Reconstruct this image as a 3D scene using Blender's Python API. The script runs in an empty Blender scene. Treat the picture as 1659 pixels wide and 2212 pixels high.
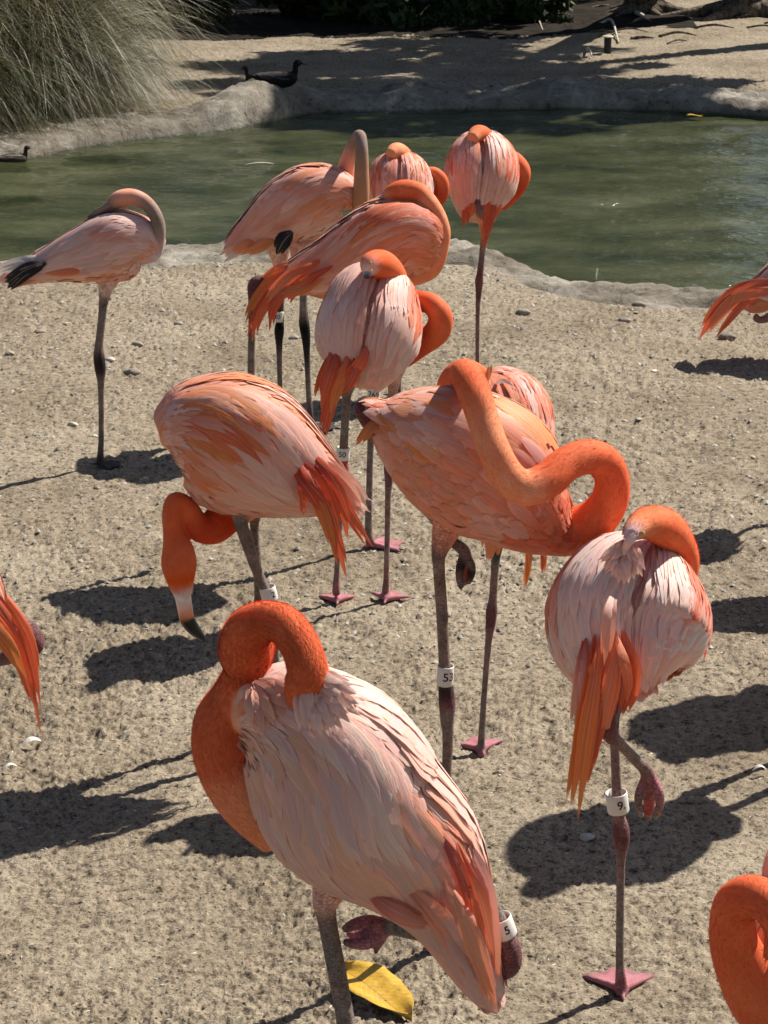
import bpy, bmesh, math, random
import numpy as np
from mathutils import Vector, Matrix, kdtree
R = random.Random(7)
NR = np.random.RandomState(11)
sc = bpy.context.scene
# ------------------------------------------------------------------ camera
CAMH = 2.24; FPX = 4700.0; PITCH = math.atan(1538 / FPX)
cd = bpy.data.cameras.new('camera'); cam = bpy.data.objects.new('camera', cd)
sc.collection.objects.link(cam); sc.camera = cam
cam.location = (0, 0, CAMH); cam.rotation_euler = (math.pi / 2 - PITCH, 0, 0)
cd.sensor_fit = 'VERTICAL'; cd.sensor_height = 36; cd.lens = 36 * FPX / 2212
cd.clip_end = 400; cd.clip_start = .05
cd.dof.use_dof = True; cd.dof.focus_distance = 4.6; cd.dof.aperture_fstop = 38
# ------------------------------------------------------------------ light
SUN_EL = math.radians(48); SUNV = Vector((.79 * math.cos(SUN_EL), .613 * math.cos(SUN_EL), math.sin(SUN_EL))).normalized()
w = bpy.data.worlds.new('World'); sc.world = w; w.use_nodes = True
wn = w.node_tree.nodes; wl = w.node_tree.links
sky = wn.new('ShaderNodeTexSky'); sky.sky_type = 'NISHITA'; sky.sun_disc = False
sky.sun_elevation = SUN_EL; sky.sun_rotation = math.atan2(.79, .613)
bg = wn['Background']; bg.inputs[1].default_value = .050
wl.new(sky.outputs[0], bg.inputs[0])
sd = bpy.data.lights.new('sun', 'SUN'); sun = bpy.data.objects.new('sun', sd); sc.collection.objects.link(sun)
sd.energy = 5.0; sd.angle = math.radians(.53); sd.color = (1, .95, .87)
sun.rotation_euler = SUNV.to_track_quat('Z', 'Y').to_euler(); sun.location = (6, 6, 8)
vs = sc.view_settings; vs.view_transform = 'Standard'; vs.look = 'None'; vs.gamma = 1; vs.exposure = 0.72; vs.use_curve_mapping = False

# ------------------------------------------------------------------ helpers
def link(o):
    sc.collection.objects.link(o); return o
def tag(o, label=None, cat=None, group=None, kind=None):
    if label: o['label'] = label
    if cat: o['category'] = cat
    if group: o['group'] = group
    if kind: o['kind'] = kind
    return o
def at(u, v, Y):
    """the place seen at (u, v) of the photograph, at world y = Y"""
    a = (u - 829.5) / FPX; b = (1106 - v) / FPX
    dy = math.cos(PITCH) + b * math.sin(PITCH); dz = -math.sin(PITCH) + b * math.cos(PITCH)
    t = Y / dy
    return np.array((a * t, Y, CAMH + dz * t))
def gnd(u, v, z=0.0):
    a = (u - 829.5) / FPX; b = (1106 - v) / FPX
    dy = math.cos(PITCH) + b * math.sin(PITCH); dz = -math.sin(PITCH) + b * math.cos(PITCH)
    t = (z - CAMH) / dz
    return np.array((a * t, dy * t, z))
def dep(p):
    return p[1] * math.cos(PITCH) + (CAMH - p[2]) * math.sin(PITCH)
def s2l(*c):
    return tuple(((x / 255 + .055) / 1.055) ** 2.4 if x > 10 else x / 255 / 12.92 for x in c)
def mesh_np(name, V, F, smooth=True, mat=None, cols=None, uvs=None):
    """V (n,3), F (m,k) int array with a constant k"""
    V = np.asarray(V, dtype=np.float32); F = np.asarray(F, dtype=np.int32)
    me = bpy.data.meshes.new(name); m, k = F.shape
    me.vertices.add(len(V)); me.vertices.foreach_set('co', V.ravel())
    me.loops.add(m * k); me.loops.foreach_set('vertex_index', F.ravel())
    me.polygons.add(m); me.polygons.foreach_set('loop_start', np.arange(m, dtype=np.int32) * k)
    me.polygons.foreach_set('loop_total', np.full(m, k, dtype=np.int32))
    if smooth: me.polygons.foreach_set('use_smooth', np.ones(m, dtype=bool))
    me.update(calc_edges=True)
    if cols is not None:
        ca = me.color_attributes.new('col', 'FLOAT_COLOR', 'POINT')
        c4 = np.ones((len(V), 4), dtype=np.float32); c4[:, :3] = cols
        ca.data.foreach_set('color', c4.ravel())
    if uvs is not None:
        ul = me.uv_layers.new(name='UVMap')
        ul.data.foreach_set('uv', np.asarray(uvs, dtype=np.float32)[F.ravel()].ravel())
    if mat: me.materials.append(mat)
    return me
def obj(name, me, parent=None, origin=None):
    o = bpy.data.objects.new(name, me)
    if origin is not None: o.location = origin
    if parent: o.parent = parent
    return link(o)
class Acc:
    def __init__(s): s.V = []; s.F = []; s.C = []; s.U = []; s.n = 0
    def add(s, V, F, C=None, U=None):
        s.V.append(np.asarray(V, dtype=float)); s.F.append(np.asarray(F) + s.n); s.n += len(V)
        if C is not None:
            C = np.asarray(C, dtype=float)
            s.C.append(np.tile(C, (len(V), 1)) if C.ndim == 1 else C)
        if U is not None: s.U.append(np.asarray(U))
    def mesh(s, name, mat, off=None, smooth=True):
        V = np.vstack(s.V)
        if off is not None: V = V - np.asarray(off)
        return mesh_np(name, V, np.vstack(s.F), smooth, mat, np.vstack(s.C) if s.C else None, np.vstack(s.U) if s.U else None)
PERM = NR.rand(256, 256)
def vnoise(x, y):
    xi = np.floor(x).astype(int); yi = np.floor(y).astype(int); fx = x - xi; fy = y - yi
    fx = fx * fx * (3 - 2 * fx); fy = fy * fy * (3 - 2 * fy)
    g = lambda a, b: PERM[a & 255, b & 255]
    return (g(xi, yi) * (1 - fx) + g(xi + 1, yi) * fx) * (1 - fy) + (g(xi, yi + 1) * (1 - fx) + g(xi + 1, yi + 1) * fx) * fy
def fbm(x, y, o=4, lac=2.03, gain=.5):
    s = 0; a = 1; t = 0
    for i in range(o):
        s = s + a * vnoise(x + 17.3 * i, y + 9.1 * i); t += a; x = x * lac; y = y * lac; a *= gain
    return s / t
def catmull(P, n):
    """P (k,d) -> (n,d) along a Catmull-Rom curve"""
    P = np.asarray(P, dtype=float); k = len(P)
    Q = np.vstack((2 * P[0] - P[1], P, 2 * P[-1] - P[-2]))
    ts = np.linspace(0, k - 1, n); i = np.minimum(ts.astype(int), k - 2); f = (ts - i)[:, None]
    a, b, c, d = Q[i], Q[i + 1], Q[i + 2], Q[i + 3]
    return .5 * ((2 * b) + (-a + c) * f + (2 * a - 5 * b + 4 * c - d) * f ** 2 + (-a + 3 * b - 3 * c + d) * f ** 3)
def nrm(v):
    return v / np.maximum(np.linalg.norm(v, axis=-1, keepdims=True), 1e-9)

# ------------------------------------------------------------------ materials
def mat(name, rough=.6, spec=.3):
    m = bpy.data.materials.new(name); m.use_nodes = True
    p = m.node_tree.nodes['Principled BSDF']; p.inputs['Roughness'].default_value = rough
    p.inputs['Specular IOR Level'].default_value = spec
    return m, m.node_tree.nodes, m.node_tree.links, p
def N(nodes, t, **k):
    n = nodes.new(t)
    for a, b in k.items():
        if a.startswith('i_'): n.inputs[a[2:].replace('_', ' ')].default_value = b
        else: setattr(n, a, b)
    return n
def math_n(nodes, links, op, a, b=None, c=None, clamp=False):
    n = nodes.new('ShaderNodeMath'); n.operation = op; n.use_clamp = clamp
    for i, x in enumerate((a, b, c)):
        if x is None: continue
        if isinstance(x, (int, float)): n.inputs[i].default_value = x
        else: links.new(x, n.inputs[i])
    return n.outputs[0]
def ramp(nodes, links, src, stops, interp='LINEAR'):
    r = nodes.new('ShaderNodeValToRGB'); r.color_ramp.interpolation = interp
    e = r.color_ramp.elements
    while len(e) < len(stops): e.new(.5)
    for i, (p, c) in enumerate(stops):
        e[i].position = p; e[i].color = (*c, 1) if len(c) == 3 else c
    links.new(src, r.inputs[0]); return r.outputs[0]
def mixc(nodes, links, a, b, fac, mode='MIX'):
    m = nodes.new('ShaderNodeMix'); m.data_type = 'RGBA'; m.blend_type = mode
    for s, x in ((0, fac), (6, a), (7, b)):
        if hasattr(x, 'links') or hasattr(x, 'is_output'): links.new(x, m.inputs[s])
        else: m.inputs[s].default_value = x if s == 0 else (*x, 1)
    return m.outputs[2]

def attr_mat(name, rough, spec, nscale, namt, bump, bdist, sheen=0.0, trans=0.0, aniso=(1, 1, 1)):
    m, n, l, p = mat(name, rough, spec)
    a = N(n, 'ShaderNodeAttribute', attribute_name='col')
    tc = n.new('ShaderNodeTexCoord'); mp = n.new('ShaderNodeMapping'); mp.inputs[3].default_value = aniso
    l.new(tc.outputs['Object'], mp.inputs[0])
    nz = N(n, 'ShaderNodeTexNoise', i_Scale=nscale, i_Detail=4.0, i_Roughness=.6); l.new(mp.outputs[0], nz.inputs[0])
    lo = ramp(n, l, nz.outputs[0], [(.3, (1 - namt,) * 3), (.7, (1 + namt * .6,) * 3)])
    n2 = N(n, 'ShaderNodeTexNoise', i_Scale=16.0, i_Detail=5.0, i_Roughness=.65); l.new(tc.outputs['Object'], n2.inputs[0])
    lo = mixc(n, l, lo, ramp(n, l, n2.outputs[0], [(.38, (.95, .9, .88)), (.54, (1.0, 1.02, 1.02)), (.70, (1.06, 1.32, 1.45))]), 1.0, 'MULTIPLY')
    c = mixc(n, l, a.outputs[0], lo, 1.0, 'MULTIPLY'); l.new(c, p.inputs['Base Color'])
    b = N(n, 'ShaderNodeBump', i_Strength=bump, i_Distance=bdist); l.new(nz.outputs[0], b.inputs['Height']); l.new(b.outputs[0], p.inputs['Normal'])
    if sheen:
        p.inputs['Sheen Weight'].default_value = sheen; p.inputs['Sheen Roughness'].default_value = .4
        l.new(c, p.inputs['Sheen Tint'])
    return m
M_body = attr_mat('bird_skin_and_down', .75, .15, 380, .16, .3, .0012, sheen=.25)
def add_scutes(m):
    n = m.node_tree.nodes; l = m.node_tree.links; p = n['Principled BSDF']; a = [q for q in n if q.bl_idname == 'ShaderNodeAttribute'][0]
    src = p.inputs['Base Color'].links[0].from_socket; nrm_ = p.inputs['Normal'].links[0].from_socket
    msk = math_n(n, l, 'SUBTRACT', 1.0, a.outputs['Alpha'], clamp=True)
    tc = n.new('ShaderNodeTexCoord'); mp = n.new('ShaderNodeMapping'); mp.inputs[3].default_value = (1.6, 1.6, 3.0); l.new(tc.outputs['Object'], mp.inputs[0])
    vo = N(n, 'ShaderNodeTexVoronoi', i_Scale=62.0, feature='DISTANCE_TO_EDGE'); l.new(mp.outputs[0], vo.inputs[0])
    nz = N(n, 'ShaderNodeTexNoise', i_Scale=38.0, i_Detail=5.0, i_Roughness=.7); l.new(tc.outputs['Object'], nz.inputs[0])
    ln = ramp(n, l, vo.outputs['Distance'], [(.0, (.55, .5, .48)), (.12, (1.0, 1.0, 1.0))]); gr = ramp(n, l, nz.outputs[0], [(.35, (.62, .6, .58)), (.52, (1.0,) * 3), (.68, (1.35, 1.3, 1.25))])
    c = mixc(n, l, src, mixc(n, l, ln, gr, 1.0, 'MULTIPLY'), msk, 'MULTIPLY'); l.new(c, p.inputs['Base Color'])
    b = N(n, 'ShaderNodeBump', i_Distance=.0015); l.new(msk, b.inputs['Strength']); l.new(ln, b.inputs['Height']); l.new(nrm_, b.inputs['Normal']); l.new(b.outputs[0], p.inputs['Normal'])
    l.new(math_n(n, l, 'SUBTRACT', .75, math_n(n, l, 'MULTIPLY', msk, .25)), p.inputs['Roughness'])
add_scutes(M_body)
M_plain = attr_mat('painted_attribute', .55, .3, 90, .25, .3, .003)
M_bill = attr_mat('bill_horn', .32, .5, 60, .15, .15, .001)
M_fuzz = attr_mat('down_barbs', .75, .08, 240, .16, 0, .001, sheen=.2)

def feather_mat():
    m, n, l, p = mat('feather', .52, .28)
    a = N(n, 'ShaderNodeAttribute', attribute_name='col')
    uv = n.new('ShaderNodeUVMap'); sx = n.new('ShaderNodeSeparateXYZ'); l.new(uv.outputs[0], sx.inputs[0])
    fr = math_n(n, l, 'FRACT', sx.outputs[0])
    ab = math_n(n, l, 'ABSOLUTE', math_n(n, l, 'SUBTRACT', fr, .5))
    # barbs leave the rachis at a slant: streaks that lean outwards
    cx = n.new('ShaderNodeCombineXYZ')
    l.new(math_n(n, l, 'ADD', math_n(n, l, 'MULTIPLY', ab, 26.0), math_n(n, l, 'MULTIPLY', sx.outputs[1], -7.0)), cx.inputs[0])
    l.new(math_n(n, l, 'MULTIPLY', sx.outputs[1], 2.2), cx.inputs[1])
    l.new(math_n(n, l, 'MULTIPLY', math_n(n, l, 'FLOOR', sx.outputs[0]), 3.7), cx.inputs[2])
    nz = N(n, 'ShaderNodeTexNoise', i_Scale=1.0, i_Detail=3.0, i_Roughness=.6); l.new(cx.outputs[0], nz.inputs[0])
    st = ramp(n, l, nz.outputs[0], [(.28, (.83,) * 3), (.5, (.99,) * 3), (.75, (1.08,) * 3)])
    c = mixc(n, l, a.outputs[0], st, 1.0, 'MULTIPLY')
    rch = math_n(n, l, 'LESS_THAN', ab, .035)
    c2 = mixc(n, l, c, (.78, .55, .45), math_n(n, l, 'MULTIPLY', rch, .35))
    c2 = mixc(n, l, c2, ramp(n, l, ab, [(.05, (.93, .91, .95)), (.42, (1.08, 1.03, .98))]), 1.0, 'MULTIPLY')
    l.new(c2, p.inputs['Base Color'])
    b = N(n, 'ShaderNodeBump', i_Strength=.5, i_Distance=.0016); l.new(nz.outputs[0], b.inputs['Height']); l.new(b.outputs[0], p.inputs['Normal'])
    p.inputs['Sheen Weight'].default_value = .15
    tr = n.new('ShaderNodeBsdfTranslucent'); l.new(c2, tr.inputs[0])
    mx = n.new('ShaderNodeMixShader'); mx.inputs[0].default_value = .16
    l.new(p.outputs[0], mx.inputs[1]); l.new(tr.outputs[0], mx.inputs[2])
    # frayed barbs along the rim and the tip
    tip = math_n(n, l, 'MULTIPLY', math_n(n, l, 'SUBTRACT', sx.outputs[1], .72), 3.4)
    e = math_n(n, l, 'MAXIMUM', math_n(n, l, 'MULTIPLY', ab, 1.9), tip)
    thr = math_n(n, l, 'ADD', math_n(n, l, 'MULTIPLY', nz.outputs[0], 1.3), .22)
    al = math_n(n, l, 'GREATER_THAN', e, thr)
    tp = n.new('ShaderNodeBsdfTransparent'); m2 = n.new('ShaderNodeMixShader')
    l.new(al, m2.inputs[0]); l.new(mx.outputs[0], m2.inputs[1]); l.new(tp.outputs[0], m2.inputs[2]); l.new(m2.outputs[0], n['Material Output'].inputs[0])
    return m
sc.cycles.transparent_max_bounces = 16
M_feather = feather_mat()
m, n, l, p = mat('leg_band_plastic', .35, .5); M_band = m
nz = N(n, 'ShaderNodeTexNoise', i_Scale=80.0, i_Detail=3.0)
nz.inputs['Detail'].default_value = 8.0; nz.inputs['Roughness'].default_value = .75; l.new(ramp(n, l, nz.outputs[0], [(.32, (.30, .27, .22)), (.42, (.62, .59, .54)), (.6, (.78, .77, .73))]), p.inputs['Base Color'])
m, n, l, p = mat('band_lettering', .5, .3); M_ink = m; p.inputs['Base Color'].default_value = (.012, .012, .014, 1)

# ------------------------------------------------------------------ ground
WATER = -.13
NEAR = [(-3000, 640), (-700, 600), (-200, 578), (60, 556), (300, 545), (480, 532), (640, 530), (900, 528), (985, 531), (1060, 549), (1120, 575), (1190, 594), (1280, 607), (1420, 617), (1560, 627), (1720, 640), (2600, 660), (4200, 660)]
FAR = [(-3200, 420), (-1200, 400), (-300, 372), (60, 346), (150, 326), (280, 305), (400, 292), (500, 281), (590, 266), (650, 250), (760, 243), (950, 240), (1200, 238), (1450, 242), (1659, 256), (2300, 290), (4600, 420)]
np_near = np.array([gnd(u, v + 18, WATER)[:2] for u, v in NEAR]); np_far = np.array([gnd(u, v, WATER)[:2] for u, v in FAR])
np_near = np_near[np.argsort(np_near[:, 0])]; np_far = np_far[np.argsort(np_far[:, 0])]
def ynear(x): return np.interp(x, np_near[:, 0], np_near[:, 1])
def yfar(x): return np.interp(x, np_far[:, 0], np_far[:, 1])
def sstep(a, b, x):
    t = np.clip((x - a) / (b - a), 0, 1); return t * t * (3 - 2 * t)
def ground_z(x, y, fine=True):
    # pond basin
    din = np.minimum(y - ynear(x), yfar(x) - y)      # >0 inside the pond
    z = -.14 * sstep(-.95, .05, din) - .07 * sstep(-.9, -.6, din) - .42 * sstep(.0, .6, din)
    z = z + .05 * (fbm(x * .7, y * .7, 3) - .5) * sstep(.5, 1.5, -din + 1) * 0.6
    z = z + .05 * sstep(17, 26, y)
    if fine:
        c1 = fbm(x * 34, y * 26, 3); c2 = fbm(x * 120 + 5, y * 90, 2)
        pits = np.clip(.36 - fbm(x * 52 + 50, y * 50, 2), 0, 1)
        tramp = fbm(x * 8 + 3, y * 7, 3); msk = .55 + .9 * sstep(.35, .65, fbm(x * 2.3 + 40, y * 2.3, 3))
        scuff = 1 - np.abs(2 * fbm(x * 11 + 3 * fbm(x * 3, y * 3, 2), y * 15, 3) - 1)
        z = z + msk * (.014 * (c1 - .5) + .008 * (c2 - .5) - .026 * pits + .006 * (fbm(x * 210, y * 160, 2) - .5)) + .024 * (tramp - .5) - .012 * np.clip(scuff - .75, 0, 1)
        z = z - .003
    return z
def build_ground():
    ys = [-6, -3, -1, 0, 1, 1.8, 2.3]; y = 2.6
    while y < 11.8:
        t = y; ys.append(y); y += max(.0045, 1.55 * (t * t / (CAMH * FPX * .463)) * 1.0)
    while y < 26: ys.append(y); y += .05
    ys += [27, 29, 33, 40, 60, 100, 200]
    ys = np.array(ys)
    s = np.concatenate((-np.geomspace(60, 1.35, 26), np.linspace(-1.3, 1.3, 620), np.geomspace(1.35, 60, 26)))
    wid = .2 * np.maximum(ys, 2.6)
    X = s[None, :] * wid[:, None]; Y = np.repeat(ys[:, None], len(s), 1)
    Z = ground_z(X, Y); 
    nr, nc = X.shape; idx = np.arange(nr * nc).reshape(nr, nc)
    F = np.stack((idx[:-1, :-1], idx[:-1, 1:], idx[1:, 1:], idx[1:, :-1]), -1).reshape(-1, 4)
    return mesh_np('sandy_ground', np.stack((X, Y, Z), -1).reshape(-1, 3), F, True)
m, n, l, p = mat('trampled_sand', .92, .1); M_sand = m
tc = n.new('ShaderNodeTexCoord')
nA = N(n, 'ShaderNodeTexNoise', i_Scale=1.3, i_Detail=5.0, i_Roughness=.6); l.new(tc.outputs['Object'], nA.inputs[0])
nB = N(n, 'ShaderNodeTexNoise', i_Scale=42.0, i_Detail=6.0, i_Roughness=.72); l.new(tc.outputs['Object'], nB.inputs[0])
nC = N(n, 'ShaderNodeTexNoise', i_Scale=170.0, i_Detail=3.0, i_Roughness=.7); l.new(tc.outputs['Object'], nC.inputs[0])
cA = ramp(n, l, nA.outputs[0], [(.3, (.215, .173, .122)), (.5, (.285, .236, .172)), (.7, (.35, .298, .225))])
cB = ramp(n, l, nB.outputs[0], [(.35, (.20, .18, .16)), (.45, (.80, .78, .76)), (.62, (1.14, 1.13, 1.1))])
cC = ramp(n, l, nC.outputs[0], [(.34, (.33, .31, .29)), (.44, (.93,) * 3), (.62, (1.05,) * 3), (.72, (1.5, 1.48, 1.42))])
c = mixc(n, l, mixc(n, l, cA, cB, 1.0, 'MULTIPLY'), cC, 1.0, 'MULTIPLY'); l.new(c, p.inputs['Base Color'])
b = N(n, 'ShaderNodeBump', i_Strength=.7, i_Distance=.004); l.new(nC.outputs[0], b.inputs['Height'])
b2 = N(n, 'ShaderNodeBump', i_Strength=.6, i_Distance=.012); l.new(nB.outputs[0], b2.inputs['Height']); l.new(b2.outputs[0], b.inputs['Normal'])
l.new(b.outputs[0], p.inputs['Normal'])
g = obj('sandy_ground', build_ground()); g.data.materials.append(M_sand)
tag(g, 'trampled pale sand spread out beneath the flamingos', kind='structure')
def gz(x, y):
    return float(ground_z(np.array([float(x)]), np.array([float(y)]))[0])

# pale rock rim along both shores
m, n, l, p = mat('pale_shore_rock', .82, .2); M_rock = m
tc = n.new('ShaderNodeTexCoord')
nA = N(n, 'ShaderNodeTexNoise', i_Scale=2.2, i_Detail=7.0, i_Roughness=.62); l.new(tc.outputs['Object'], nA.inputs[0])
nB = N(n, 'ShaderNodeTexNoise', i_Scale=11.0, i_Detail=9.0, i_Roughness=.74, i_Distortion=1.2); l.new(tc.outputs['Object'], nB.inputs[0])
cA = ramp(n, l, nA.outputs[0], [(.32, (.135, .112, .082)), (.5, (.225, .194, .15)), (.68, (.37, .335, .28))])
cB = ramp(n, l, nB.outputs[0], [(.34, (.22, .2, .18)), (.43, (.85,) * 3), (.62, (1.2,) * 3)])
gs = n.new('ShaderNodeSeparateXYZ'); M_rock_stops = 1; gp = n.new('ShaderNodeNewGeometry'); l.new(gp.outputs['Position'], gs.inputs[0])
wet = ramp(n, l, math_n(n, l, 'ADD', gs.outputs[2], math_n(n, l, 'MULTIPLY', nB.outputs[0], .03)), [(0, (0,) * 3), (1, (1,) * 3)])
wf = n.new('ShaderNodeMapRange'); wf.inputs[1].default_value = WATER + .02; wf.inputs[2].default_value = WATER + .045
l.new(math_n(n, l, 'ADD', gs.outputs[2], math_n(n, l, 'MULTIPLY', nB.outputs[0], .03)), wf.inputs[0])
dk = mixc(n, l, (.3, .33, .24), (1, 1, 1), wf.outputs[0])
l.new(mixc(n, l, mixc(n, l, cA, cB, 1.0, 'MULTIPLY'), dk, 1.0, 'MULTIPLY'), p.inputs['Base Color'])
rr = n.new('ShaderNodeMapRange'); rr.inputs[1].default_value = 0; rr.inputs[2].default_value = 1; rr.inputs[3].default_value = .3; rr.inputs[4].default_value = .85
l.new(wf.outputs[0], rr.inputs[0]); l.new(rr.outputs[0], p.inputs['Roughness'])
b = N(n, 'ShaderNodeBump', i_Strength=.9, i_Distance=.03); l.new(nB.outputs[0], b.inputs['Height']); l.new(b.outputs[0], p.inputs['Normal'])
def rim(name, yf, side, widf, topf, label):
    """side +1: the land lies beyond (far shore), -1: the land lies towards the camera"""
    xs = np.concatenate((np.linspace(-14, -4.2, 60), np.linspace(-4.15, 4.15, 420), np.linspace(4.2, 14, 60)))
    us = np.linspace(0, 1, 46)
    X = np.repeat(xs[:, None], len(us), 1); U = np.repeat(us[None, :], len(xs), 0)
    W = widf(xs)[:, None]; T = topf(xs)[:, None]
    dist = -.22 + (W + .22) * U
    prof = np.where(dist < 0, WATER + dist * 1.1, 0)
    q = np.clip(dist / W, 0, 1)
    hump = WATER + (T - WATER) * np.sin(np.pi * np.clip(q * 1.15, 0, 1) ** .62) ** .75
    end = -.055
    Z = np.where(dist < 0, prof, np.where(q < .42, hump, hump * 1.0))
    Z = np.where(q > .42, np.maximum(end * q, T * (1 - sstep(.42, .95, q)) + end * sstep(.42, 1, q)), Z)
    Yb = yf(X) + side * dist
    rdg = 1 - np.abs(2 * fbm(X * 3.1, Yb * 5.5 + 7, 4) - 1)
    nz_ = .06 * (fbm(X * 1.7, Yb * 2.6, 4) - .5) + .075 * (rdg - .8) + .03 * (fbm(X * 15, Yb * 26, 4) - .5) - .09 * np.clip(.4 - fbm(X * 5 + 31, Yb * 11, 3), 0, 1)
    Z = Z + nz_ * sstep(-.1, .12, dist) * (1 - .5 * sstep(.8, 1, q))
    Y = Yb + .05 * (fbm(X * 4, U * 5, 3) - .5)
    idx = np.arange(X.size).reshape(X.shape)
    F = np.stack((idx[:-1, :-1], idx[1:, :-1], idx[1:, 1:], idx[:-1, 1:]), -1).reshape(-1, 4)
    if side < 0: F = F[:, ::-1]
    o = obj(name, mesh_np(name, np.stack((X, Y, Z), -1).reshape(-1, 3), F, True, M_rock))
    tag(o, label, kind='structure'); return o
bump = lambda x, c, s, a: a * np.exp(-((x - c) / s) ** 2)
rim('near_shore_rock', ynear, -1,
    lambda x: .78 + bump(x, -1.7, .5, .1) + bump(x, .55, .5, .55) + .12 * np.sin(x * 3),
    lambda x: -.055 + bump(x, -1.2, .5, .02) + bump(x, .35, .4, .05) - .03 * sstep(.7, 1.3, x), 'pale cement rock rim along the near edge of the pond')
rim('far_shore_rock', yfar, 1,
    lambda x: .95 + bump(x, -1.05, .45, .6) + .15 * np.sin(x * 2.1),
    lambda x: -.01 + bump(x, -1.0, .36, .14) + bump(x, 1.5, .25, .08) + bump(x, 2.45, .35, .06) + bump(x, .35, .4, .03) + .015 * np.sin(x * 5), 'rounded grey rock rim along the far edge of the pond')

# water
m, n, l, p = mat('pond_water', .06, .5); M_water = m
tc = n.new('ShaderNodeTexCoord')
mp = n.new('ShaderNodeMapping'); mp.inputs[3].default_value = (1.0, 1.9, 1); l.new(tc.outputs['Object'], mp.inputs[0])
nA = N(n, 'ShaderNodeTexNoise', i_Scale=1.1, i_Detail=4.0, i_Roughness=.55); l.new(mp.outputs[0], nA.inputs[0])
l.new(ramp(n, l, nA.outputs[0], [(.30, (.018, .023, .008)), (.5, (.045, .050, .021)), (.70, (.078, .082, .040))]), p.inputs['Base Color'])
p.inputs['IOR'].default_value = 1.33
nB = N(n, 'ShaderNodeTexNoise', i_Scale=11.0, i_Detail=4.0, i_Roughness=.55, i_Distortion=.6); l.new(mp.outputs[0], nB.inputs[0])
b = N(n, 'ShaderNodeBump', i_Strength=.55, i_Distance=.04); l.new(nB.outputs[0], b.inputs['Height']); l.new(b.outputs[0], p.inputs['Normal'])
xs = np.linspace(-4, 4, 320); ys = np.linspace(8.6, 18.5, 400)
xs = np.concatenate((np.linspace(-14, -4.1, 30), xs, np.linspace(4.1, 14, 30)))
X, Y = np.meshgrid(xs, ys)
Z = WATER + .034 * (fbm(X * 1.5, Y * 3.0, 2) - .5) + .034 * (fbm(X * 4.0 + 9, Y * 7.5, 2) - .5) + .0035 * (fbm(X * 13, Y * 21, 1) - .5)
idx = np.arange(X.size).reshape(X.shape)
F = np.stack((idx[:-1, :-1], idx[:-1, 1:], idx[1:, 1:], idx[1:, :-1]), -1).reshape(-1, 4)
tag(obj('pond_water', mesh_np('pond_water', np.stack((X, Y, Z), -1).reshape(-1, 3), F, True, M_water)), 'murky green rippled water of the pond', kind='structure')

# ------------------------------------------------------------------ birds
ORANGE = (.72, .145, .054); ORANGE_D = (.58, .072, .024); PEACH = (.78, .44, .28); ORANGE_P = (.80, .28, .135); AMBER = (.74, .26, .06)
PINK = (.80, .45, .36); PINK_P = (.85, .605, .52); PINK_G = (.62, .44, .43); SALMON = (.77, .34, .235); ROSE = (.55, .11, .09)
LEG = (.25, .19, .165); LEGP = (.28, .17, .155); KNEE = (.20, .085, .088); FOOT = (.38, .15, .165); DARK = (.05, .035, .035); TAUPE = (.28, .195, .155)
BLACK = (.012, .012, .013); WHITE = (.74, .69, .64)
def lerp(a, b, t): return tuple(x + (y - x) * t for x, y in zip(a, b))

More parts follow.
